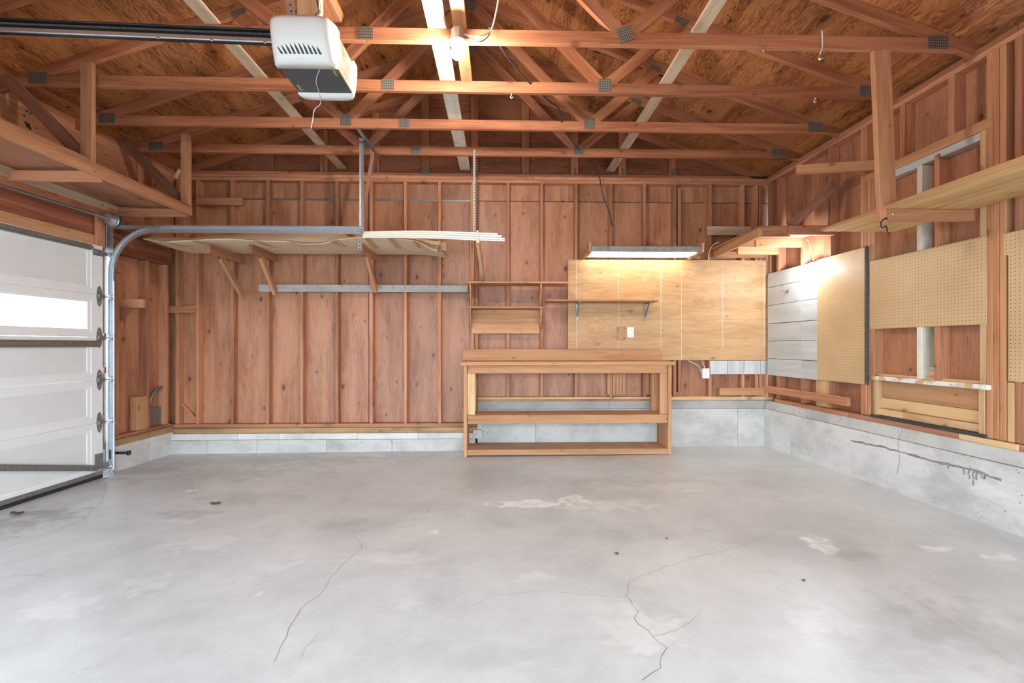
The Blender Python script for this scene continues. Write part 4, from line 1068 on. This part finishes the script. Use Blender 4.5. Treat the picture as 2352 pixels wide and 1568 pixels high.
# yellow plywood panel with chalk lines
pp = thing('plywood_panel', B.pt(2.0, 0, 1.05), 'large yellow plywood panel fixed to the studs above the workbench', 'panel')
a0 = B.px(1305, 595.5, .003); a1 = B.px(1763, 827, .003)
fbox('sheet', B, a0[0], a1[0], SF, .003, a1[1], a0[1], M['plyboard'], pp, 's', ch=.001)
for px, ya, yb in ((1324, 598, 800), (1421.5, 597, 800), (1518, 597, 812), (1565.5, 597, 826), (1660, 600, 800), (1755, 600, 826)):
    s = B.px(px, 700, .003)[0]; z0_ = B.px(px, yb, .003)[1]; z1_ = B.px(px, ya, .003)[1]
    fbox('chalk_line', B, s - .0014, s + .0014, .003, .0036, z0_, z1_, M['chalk'], pp, 'z', ch=0)
for i, z_ in enumerate((B.px(1500, 652, .003)[1], B.px(1500, 733, .003)[1], B.px(1500, 776, .003)[1])):
    fbox('veneer_joint', B, a0[0] + .01, a1[0] - .01, .0028, .0032, z_ - .0009, z_ + .0009, M['dimwood'], pp, 's', ch=0)
for px, py in ((1507, 605), (1543, 605)):
    s, z = B.px(px, py, .005); MB().tube([B.pt(s, .003, z + .012), B.pt(s, .02, z + .012), B.pt(s, .03, z), B.pt(s, .03, z - .016)], .003, 6).build('white_hook', M['siding'], pp)

# shelf on metal brackets
sb = thing('bracket_shelf', B.pt(1.2, .1, 1.6), 'single wooden shelf on two grey steel brackets over the workbench', 'shelf')
Yf = 5.19; pa = atY(1257, 689, Yf); pb = atY(1516, 689, Yf); z_ = atY(1380, 691.5, Yf).z
board('shelf_plank', (pa.x, (Yf + 5.445) / 2, z_ + .010), (pb.x - .01, (Yf + 5.445) / 2, z_ + .010), 5.445 - Yf, .02, (0, 1, 0), M['bench'], sb)
for px, m in ((1325, 'galvdark'), (1482, 'galvdark')):
    s = B.px(px, 715, .01)[0]; br = MB()
    br.box(s - .013, s + .013, 5.436, 5.446, z_ - .21, z_ - .001); br.box(s - .013, s + .013, Yf + .05, 5.446, z_ - .008, z_ - .001)
    br.prism([(s - .004, 5.437, z_ - .17), (s - .004, Yf + .09, z_ - .008), (s - .004, Yf + .12, z_ - .008), (s - .004, 5.437, z_ - .14)], (.008, 0, 0))
    br.build('steel_bracket', M[m], sb)

# fluorescent fixture with wooden ends
fx = thing('fluorescent_fixture', B.pt(1.6, .2, 2.25), 'lit fluorescent strip light with wooden ends above the plywood panel', 'light')
Yf = 5.04; xa = atY(1357, 579, Yf).x; xb = atY(1610, 580, Yf).x; zb_ = atY(1480, 579, Yf).z; zh = atY(1480, 563, Yf).z
hood = MB()
prof_ = [(5.40, zb_ + .005), (5.30, zh - .002), (5.10, zh + .004), (Yf, zh - .012), (Yf - .012, zb_), (Yf - .008, zb_), (Yf + .006, zh - .018), (5.10, zh - .004), (5.30, zh - .01), (5.395, zb_ + .003)]
hood.prism([(xa, y, z) for y, z in prof_], (xb - xa, 0, 0)).build('reflector_hood', M['gun'], fx)
fbox('ballast_cover', B, xa + .01, xb - .01, 5.45 - 5.27, 5.45 - 5.17, zh - .045, zh - .006, M['porcelain'], fx)
for y in (5.13, 5.31): MB().tube([(xa + .035, y, zb_ + .018), (xb - .035, y, zb_ + .018)], .017, 12).build('tube', M['tube'], fx, smooth=True)
for x_ in (xa + .02, xb - .02):
    fbox('tube_holder', B, x_ - .012, x_ + .012, 5.45 - 5.34, 5.45 - 5.10, zb_ + .0, zh - .012, M['porcelain'], fx)
for xs_, sg in ((xa - .002, -1), (xb + .002, 1)):
    poly = [(xs_, 5.46, zb_ - .012), (xs_, 5.36, zb_ - .014), (xs_, 5.22, zb_ + .004), (xs_, Yf - .02, zb_ + .004), (xs_, Yf - .03, zh + .02), (xs_, Yf + .04, zh + .03), (xs_, 5.30, zh + .01), (xs_, 5.46, zh - .01)]
    MB().prism(poly, (sg * .024, 0, 0)).build('wooden_end', M['bench'], fx)
tag(wire('fixture_cord', [B.pt(B.px(1626, 596, .02)[0], .02, B.px(1626, 597, .02)[1]), atY(1630, 575, 5.3), atY(1640, 561, 5.2), atY(1652, 556, 5.15)], .004, M['wirewhite']), 'thin pale cord arching up beside the fluorescent light', 'cord')

# outlet, block, switch box, painted boards
ol = thing('wall_outlet', B.pt(*(lambda q: (q[0], .004, q[1]))(B.px(1448, 775, .004))), 'white duplex wall outlet on the plywood panel', 'outlet')
q0, q1 = B.px(1440.5, 751, .008), B.px(1456, 775, .008)
fbox('cover_plate', B, q0[0], q1[0], .003, .010, q1[1], q0[1], M['porcelain'], ol, ch=.003)
sc_ = (q0[0] + q1[0]) / 2; zc_ = (q0[1] + q1[1]) / 2
for dz in (-.026, .026):
    rcp = MB().lathe(B.pt(sc_, .010, zc_ + dz), B.n, [(0, .017), (.002, .0165)], 16).build('receptacle', M['plastic'], ol)
    for dx in (-.006, .006): fbox('slot', B, sc_ + dx - .001, sc_ + dx + .001, .0121, .0127, zc_ + dz - .004, zc_ + dz + .006, M['ink'], rcp, ch=0)
cvp = thing('cover_block', B.pt(*(lambda q: (q[0], .004, q[1]))(B.px(1427, 780, .004))), 'small square wooden cover screwed on beside the outlet', 'cover')
q0, q1 = B.px(1417, 750, .01), B.px(1437, 780, .01)
fbox('block', B, q0[0], q1[0], .003, .012, q1[1], q0[1], M['plyboard'], cvp)
for u in (.12, .88):
    for w_ in (.12, .88): MB().lathe(B.pt(q0[0] + (q1[0] - q0[0]) * u, .012, q1[1] + (q0[1] - q1[1]) * w_), B.n, [(0, .005), (.0015, .004)], 8).build('screw', M['ink'], cvp)
sw = thing('switch_box', B.pt(*(lambda q: (q[0], .0, q[1]))(B.px(1622, 869, .0))), 'white surface switch box below the plywood panel', 'switch')
q0, q1 = B.px(1614, 846, .03), B.px(1630, 869, .03)
fbox('box', B, q0[0], q1[0], SF, .030, q1[1], q0[1], M['porcelain'], sw, ch=.004)
fbox('switch_lever', B, (q0[0] + q1[0]) / 2 - .009, (q0[0] + q1[0]) / 2 + .009, .030, .036, (q0[1] + q1[1]) / 2 - .018, (q0[1] + q1[1]) / 2 + .018, M['plastic'], sw, ch=.002)
def bp3(px, py, d): s, z = B.px(px, py, d); return B.pt(s, d, z)
tag(wire('switch_cable', [bp3(1581, 828, 0), bp3(1590, 833, .01), bp3(1604, 840, .01), bp3(1609, 852, .01), bp3(1614, 861, .012)], .004, M['wirewhite']), 'white cable curving from the panel edge into the switch box side', 'cable')
tag(wire('switch_cable', [bp3(1613, 828, 0), bp3(1615, 835, .01), bp3(1620, 847, .015)], .004, M['wirewhite']), 'short white cable dropping into the switch box top', 'cable')
pb_ = thing('painted_boards', B.pt(2.9, 0, .9), 'row of white painted siding boards under the plywood panel', 'boards')
cs = [1631, 1671.5, 1709, 1747, 1762]
for a_, b_ in zip(cs, cs[1:]):
    s0, z1_ = B.px(a_ + .4, 828, .002); s1, z0_ = B.px(b_ - .4, 859, .002)
    fbox('siding_board', B, s0, s1, SF, .002 + random.uniform(0, .003), z0_, z1_, M['siding'], pb_, 'z')
o = pbox('ledger_board', B, 1653, 890.5, 1757, 907.5, SF, .03, M['bench']); tag(o, 'short ledger board on the back wall meeting the corner', 'board')

# ================================================================== WORKBENCH
Yb = 5.062; wbn = thing('workbench', (.76, 5.2, 0), 'tall wooden workbench with a slatted mid shelf and bottom shelf', 'workbench')
xl, xr_ = -.403, 1.930; zf = lambda x: floor_z(x, Yb)
zt_b = atY(1300, 830.5, Yb - .02).z
def bb(n, x0, x1, y0, y1, z0, z1, m='bench'): return fbox(n, B, x0, x1, 5.45 - y1, 5.45 - y0, z0, z1, M[m], wbn)
Yk = 5.43
bb('bench_top', xl - .03, xr_ + .035, Yb - .03, 5.25, zt_b - .040, zt_b)
bb('bench_top', xl - .03, xr_ + .035, 5.252, Yk, zt_b - .040, zt_b)
zz = [atY(1300, y, Yb).z for y in (838.5, 857, 952.5, 972.5, 1031, 1046)]
bb('front_apron', xl + .045, xr_ - .045, Yb, Yb + .019, zz[1], zt_b - .041)
bb('mid_rail', xl + .045, xr_ - .045, Yb, Yb + .019, zz[3], zz[2])
for k, (a_, b_) in enumerate(((Yb + .02, 5.20), (5.202, 5.32), (5.322, Yk))): bb('mid_shelf_board', xl + .04, xr_ - .04, a_, b_, zz[2] - .022, zz[2] - .002)
zl = zf(.7) + .075
xs2 = atY(1456, 1035, 5.2).x
for a_, b_ in ((xl + .04, xs2 - .001), (xs2 + .001, xr_ - .04)): bb('bottom_shelf_board', a_, b_, Yb + .02, Yk, zl - .020, zl)
bb('bottom_rail', xl + .042, xr_ - .042, Yb, Yb + .019, zf(.7) + .012, zl - .0)
for x_, sg in ((xl, 1), (xr_, -1)):
    for y_ in (Yb, Yk - .09):
        bb('leg', min(x_, x_ + sg * .040), max(x_, x_ + sg * .040), y_, y_ + .089, zf(x_), zt_b - .041)
        xi = x_ + sg * .041
        bb('leg_cleat', min(xi, xi + sg * .085), max(xi, xi + sg * .085), y_ + .020, y_ + .058, zz[2], zz[1] if y_ == Yb else zt_b - .041, 'pine' if x_ < 0 else 'bench')
    bb('side_rail', min(x_, x_ + sg * .02), max(x_, x_ + sg * .02), Yb + .09, Yk - .09, zz[3], zz[2])
    bb('side_panel', min(x_ + sg * .021, x_ + sg * .036), max(x_ + sg * .021, x_ + sg * .036), Yb + .09, Yk - .09, zl, zz[3] - .002)
    for zq in (zt_b - .07, (zz[2] + zz[3]) / 2):
        MB().lathe((x_ + sg * .06, Yb, zq), (0, -1, 0), [(0, .006), (.001, .006)], 8).build('bolt', M['ink'], wbn)
b0 = atY(1063, 801.5, 5.40); b1_ = atY(1517.5, 828, 5.40)
o = fbox('back_board', B, b0.x, b1_.x, .03, .05, zt_b + .001, b0.z, M['bench']); WM[o]
tag(o, 'long loose plank standing on edge along the back of the workbench', 'plank')

# ================================================================== RIGHT WALL FITTINGS
def rw(px, py, d): s, z = RW.px(px, py, d); return RW.pt(s, d, z)
def quad_panel(name, F, tl, tr_, br, bl, d0, d1, mat, label, cat, group=None, bulge=0.0):
    s0, z1a = F.px(*tl, d1); s1, z1b = F.px(*tr_, d1); _, z0b = F.px(*br, d1); _, z0a = F.px(*bl, d1)
    o = fbox(name, F, s0, s1, d0, d1, (z0a + z0b) / 2, (z1a + z1b) / 2, M[mat], None, 's', ch=.001)
    return tag(o, label, cat, group)
quad_panel('pegboard', RW, (1877, 597), (1989, 566), (1986, 881), (1881, 873), RSF + .008, RSF + .014, 'peg', 'tall pegboard beside the wall bulb and white siding', 'pegboard', 'pegboards on the right wall')
quad_panel('pegboard', RW, (1997, 600), (2265, 541.5), (2265, 745.5), (1997, 755), RSF + .001, RSF + .007, 'peg', 'wide pegboard over the boarded window opening', 'pegboard', 'pegboards on the right wall')
pg3 = MB(); s0 = RW.px(2316, 700, RSF + .007)[0]; sn = RW.px(2305, 560, RSF + .007)[0]; zA = RW.px(2316, 875, RSF + .007)[1]; zB = RW.px(2330, 531, RSF + .007)[1]; zN = RW.px(2310, 586, RSF + .007)[1]
ptsP = [RW.pt(s0, RSF + .001, zA), RW.pt(s0 + 1.0, RSF + .001, zA), RW.pt(s0 + 1.0, RSF + .001, zB), RW.pt(sn, RSF + .001, zB), RW.pt(sn, RSF + .001, zN), RW.pt(s0, RSF + .001, zN)]
lp = [(s0, zA), (s0 + 1.0, zA), (s0 + 1.0, zB), (sn, zB), (sn, zN), (s0, zN)]
me = bpy.data.meshes.new('pegboard'); vv = [(a - s0, b - zA, -.003) for a, b in lp] + [(a - s0, b - zA, .003) for a, b in lp]
me.from_pydata(vv, [], [tuple(range(6))[::-1], tuple(range(6, 12))] + [(i, (i + 1) % 6, (i + 1) % 6 + 6, i + 6) for i in range(6)]); me.materials.append(M['peg'])
bm = bmesh.new(); bm.from_mesh(me); bmesh.ops.recalc_face_normals(bm, faces=bm.faces[:]); bm.to_mesh(me); bm.free()
mw = Matrix((RW.s, UP, RW.s.cross(UP))).transposed().to_4x4(); mw.translation = RW.pt(s0, RSF + .004, zA)
o = bpy.data.objects.new('pegboard', me); place(o, None, mw); tag(o, 'notched pegboard at the right edge of the picture', 'pegboard', 'pegboards on the right wall')
# dark fibre slab stacked behind the tall pegboard
s0 = RW.px(1987, 700, -.01)[0]; s1 = RW.px(1993.5, 700, -.01)[0]; z1_ = RW.px(1990, 567, -.01)[1]; z0_ = RW.px(1988, 880, -.01)[1]
tag(fbox('fibre_slab', RW, s0 - .35, s1, RSF + .0, RSF + .0075, z0_, z1_, M['slab'], None, 'z'), 'dark fibre sheet sandwiched behind the tall pegboard', 'sheet')
tag(fbox('batten', RW, s0 + .012, s1 + .002, RSF + .0, RSF + .028, z0_ - .01, z1_ + .005, M['slab'], None, 'z'), 'narrow black batten standing along the tall pegboard edge', 'batten')
# white siding boards on the right wall
sg_ = thing('siding_panel', RW.pt(.25, 0, .9), 'white painted lap siding patch beside the corner on the right wall', 'siding')
dS = RSF + .010; su0 = RW.px(1764, 700, dS)[0]; sv = RW.px(1839.5, 700, dS)[0]; su1 = RW.px(1879, 700, dS)[0]
zrow = [RW.px(1800, y, dS)[1] for y in (619, 653.5, 697, 741, 783, 825, 865)]
for a_, b_ in zip(zrow, zrow[1:]):
    for s_, e_ in ((su0, sv - .001), (sv + .001, su1)):
        fbox('siding_board', RW, s_, e_, RSF, dS + random.uniform(-.002, .002), b_ + .0035, a_ - .0015, M['siding'], sg_, 's', ch=.002)
# wall bulb on porcelain holder
c = rw(1864, 615, dS); wlp = thing('wall_lamp', c - UP * .05, 'bare lit bulb in a round porcelain holder by the pegboard', 'lamp')
ax = RW.n
MB().lathe(c, ax, [(0, .060), (.008, .060), (.014, .052), (.020, .030), (.031, .024), (.032, .016)], 24).build('porcelain_holder', M['porcelain'], wlp, smooth=False)
MB().lathe(c + ax * .030, ax, [(0, .013), (.006, .016), (.016, .026), (.030, .031), (.044, .029), (.054, .020), (.060, .006)], 18).build('bulb', M['bulbwall'], wlp, smooth=True)
tag(wire('lamp_cable', [rw(1869, 598, -.012), rw(1867, 585, 0), rw(1863, 566, .01), rw(1853, 548, .03)], .006, M['wirewhite']), 'white cable rising from the wall bulb to the corner shelf', 'cable')
c = rw(1809, 669, dS); hk = thing('coat_hook', c - UP * .02, 'small brass coat hook on the white siding', 'hook')
MB().lathe(c, RW.n, [(0, .018), (.003, .018), (.007, .010)], 14).build('rose', M['copper'], hk)
wire('hook_arm', [c, c + RW.n * .03 + UP * -.005, c + RW.n * .055 + UP * .01, c + RW.n * .062 + UP * .045, c + RW.n * .075 + UP * .050], .0045, M['copper'], hk)
# ledger on the right wall at the corner
s0, z1_ = RW.px(1765, 891, .04); s1 = RW.px(1945, 925, .02)[0]; zA = RW.px(1855, 900, .02)[1]
tag(fbox('ledger_board', RW, .02, s1, RSF, .02, .655, .735, M['stud']), 'long ledger board low on the right wall', 'board')
s0 = RW.px(1873, 890, -.03)[0]; s1 = RW.px(1903, 890, -.03)[0]; fbox('scrap_block', RW, s0, s1, -.10, -.035, .60, RW.px(1890, 868, -.03)[1], M['pine'], wr)

# corner shelf frame
cf_ = thing('corner_shelf', (2.8, 4.9, 2.25), 'timber framed corner shelf above the wall bulb', 'shelf')
xk = 2.53; zk = 2.276; Yn = 4.35; hh = .089
def xw_(Y): return 3.218 + math.tan(aR) * (5.45 - Y) + .0
board('side_joist', (xk, Yn, zk + hh / 2), (xk + .068, 5.455, zk + hh / 2), hh, .038, UP, M['bench'], cf_)
board('front_joist', (xk + .02, Yn + .019, zk + hh / 2 + .004), (xk + .30, Yn + .019, zk + hh / 2 + .004), hh, .038, UP, M['stud'], cf_)
board('front_joist', (xk + .26, Yn - .02, zk + hh / 2 + .012), (xw_(Yn) + .01, Yn - .02, zk + hh / 2 + .012), hh, .036, UP, M['stud'], cf_)
board('inner_joist', (2.737, 4.81, zk + hh / 2), (xw_(4.81) + .02, 4.81, zk + hh / 2), hh, .038, UP, M['bench'], cf_)
board('inner_joist', (2.76, 5.22, zk + hh / 2), (xw_(5.22) + .02, 5.22, zk + hh / 2), hh, .038, UP, M['pine'], cf_)
board('back_ledger', (2.62, 5.43, zk + hh / 2), (xw_(5.43), 5.43, zk + hh / 2), hh, .036, UP, M['stud'], cf_)
board('deck', ((xk + xw_(4.8)) / 2, Yn - .01, zk + hh + .008), ((xk + xw_(4.8)) / 2, 5.44, zk + hh + .008), xw_(4.8) - xk + .02, .014, (1, 0, 0), M['sheath'], cf_)
board('roofing_felt', ((xk + .35 + xw_(4.4)) / 2, Yn - .02, zk + hh + .0165), ((xk + .35 + xw_(4.4)) / 2, 4.7, zk + hh + .0165), .45, .004, (1, 0, 0), M['tar'], cf_)
a = Vector((atY(1815, 512, Yn + .04).x, Yn + .04, zk + hh + .03)); b = rw(1921, 424, RSF + .02)
board('hanger_brace', a, b, .085, .036, UP, M['dimwood'], cf_)
# projecting arm high on the right wall
a = rw(2010, 380, RSF); b = atY(1828, 391, 4.10)
tag(board('projecting_arm', a, b, .086, .040, UP, M['midstud']), 'timber arm sticking out high from the right wall behind the post', 'timber')

# long shelf hung from a post
hsf = thing('hanging_shelf', (2.9, 3.0, 2.1), 'long plank shelf on the right wall hung from a timber post', 'shelf')
Yp = 3.045
t0 = atY(2016, 127, Yp); b0 = atY(2043, 506, Yp)
ptop = atY(2028, 127, Yp); pbot = atY(2043, 507, Yp)
board('post', (pbot.x - .0, Yp + .022, pbot.z), (ptop.x - .0, Yp + .022, ZP - .001), .118, .040, (1, 0, 0), M['midstud'], hsf)
zsh_ = atY(2033, 481, Yp).z
xo = atY(2033, 481, Yp).x
xe = RW.pt(RW.px(2200, 500, 0)[0], 0, 0).x
Yfar = atX(1897, 523, xo + .03).y
wpl = (3.245 - xo - .0) / 4
for k in range(4):
    xx0 = xo + k * wpl; board('shelf_plank', (xx0 + wpl / 2, .8, zsh_ + .011), (xx0 + wpl / 2, Yfar, zsh_ + .011), wpl - .002, .020, (1, 0, 0), M['shelfboard'], hsf)
board('edge_strip', (xo - .006, .8, zsh_ + .013), (xo - .006, Yfar, zsh_ + .013), .024, .010, UP, M['bench'], hsf)
zc2 = atY(2130, 508, Yp).z
board('cross_arm', (xo + .012, Yp - .0, (zsh_ + zc2) / 2), (3.25, Yp - .0, (zsh_ + zc2) / 2), zsh_ - zc2, .038, UP, M['midstud'], hsf)
board('cross_arm', (xo + .03, .95, (zsh_ + zc2) / 2), (3.27, .95, (zsh_ + zc2) / 2), zsh_ - zc2, .038, UP, M['midstud'], hsf)
MB().lathe(atY(2050, 491, Yp - .02), (0, -1, 0), [(0, .008), (.004, .008), (.006, .004)], 8).build('bolt', M['chrome'], hsf)
# hooks
hq = atY(2030, 508, Yp - .03)
tag(wire('iron_hook', [hq + Vector((.03, .01, .018)), hq + Vector((.015, 0, .022)), hq + Vector((-.015, 0, .0)), hq + Vector((-.022, 0, -.025)), hq + Vector((-.008, 0, -.045)), hq + Vector((.005, -.01, -.035)), hq + Vector((.008, -.02, -.075)), hq + Vector((.022, -.02, -.092))], .0045, M['blackmetal']), 'black iron hook screwed under the post of the long shelf', 'hook')
q = atY(1747, 110, 3.04)
tag(wire('wire_hook', [q + Vector((-.006, 0, .045)), q + Vector((0, -.012, .0)), q + Vector((.008, -.02, -.035)), q + Vector((.022, -.02, -.020)), q + Vector((.028, -.02, .015))], .004, M['chrome']), 'bright wire hook on the bulb truss, left of the pulley', 'hook')
q = atY(1886, 118, 3.03); pu = thing('pulley_hook', q - UP * .06, 'small steel pulley hanging on a rod from the bulb truss', 'pulley')
wire('rod', [atY(1888, 70, 3.03), atY(1889, 95, 3.03), atY(1888, 112, 3.03), atY(1884, 122, 3.03), atY(1886, 126, 3.03)], .0045, M['wirewhite'], pu)
MB().lathe(atY(1884, 133, 3.04), (0, -1, 0), [(0, .012), (.003, .020), (.009, .014), (.015, .020), (.018, .012)], 14).build('sheave', M['chrome'], pu)
for (px, py, Y, lab) in ((1005, 108, 3.06, 'small white cup hook under the bulb truss, left of the bulb'), (1175, 214, 3.66, 'small white cup hook under the second truss, right of the bulb'), (1872, 230, 3.66, 'small white cup hook under the second truss near the post')):
    q = atY(px, py, Y); q.z = ZP
    tag(wire('cup_hook', [q, q + Vector((0, 0, -.018)), q + Vector((-.010, 0, -.030)), q + Vector((0, 0, -.042)), q + Vector((.012, 0, -.030))], .003, M['porcelain']), lab, 'hook', 'cup hooks')
# dry leaves
def leaf(px, py, r, lab):
    c = atZ(px, py, -.015); rs = random.Random(px); v = []; 
    for k in range(12):
        a = k / 12 * 2 * math.pi; rr = r * (.45 + .55 * rs.random()); v.append((c.x + rr * math.cos(a), c.y + rr * .8 * math.sin(a), floor_z(c.x, c.y) + .003 + rs.random() * r * .35))
    v.append((c.x, c.y, floor_z(c.x, c.y) + .004))
    o = mesh_obj('dry_leaf', v, [(k, (k + 1) % 12, 12) for k in range(12)], M['leaf']); o.modifiers.new('t', 'SOLIDIFY').thickness = .0015
    tag(o, lab, 'leaf', 'dry leaves on the floor')
leaf(38, 1172, .055, 'curled dry leaf by the garage door sill'); leaf(495, 1153, .045, 'crumpled dry leaf on the floor in front of the cardboard')
leaf(1417, 1279, .016, 'tiny dark leaf scrap in the middle of the floor'); leaf(1532, 1244, .010, 'tiny dark speck of leaf right of the middle scrap')
leaf(1846, 1346, .014, 'tiny dark leaf scrap on the right side of the floor')
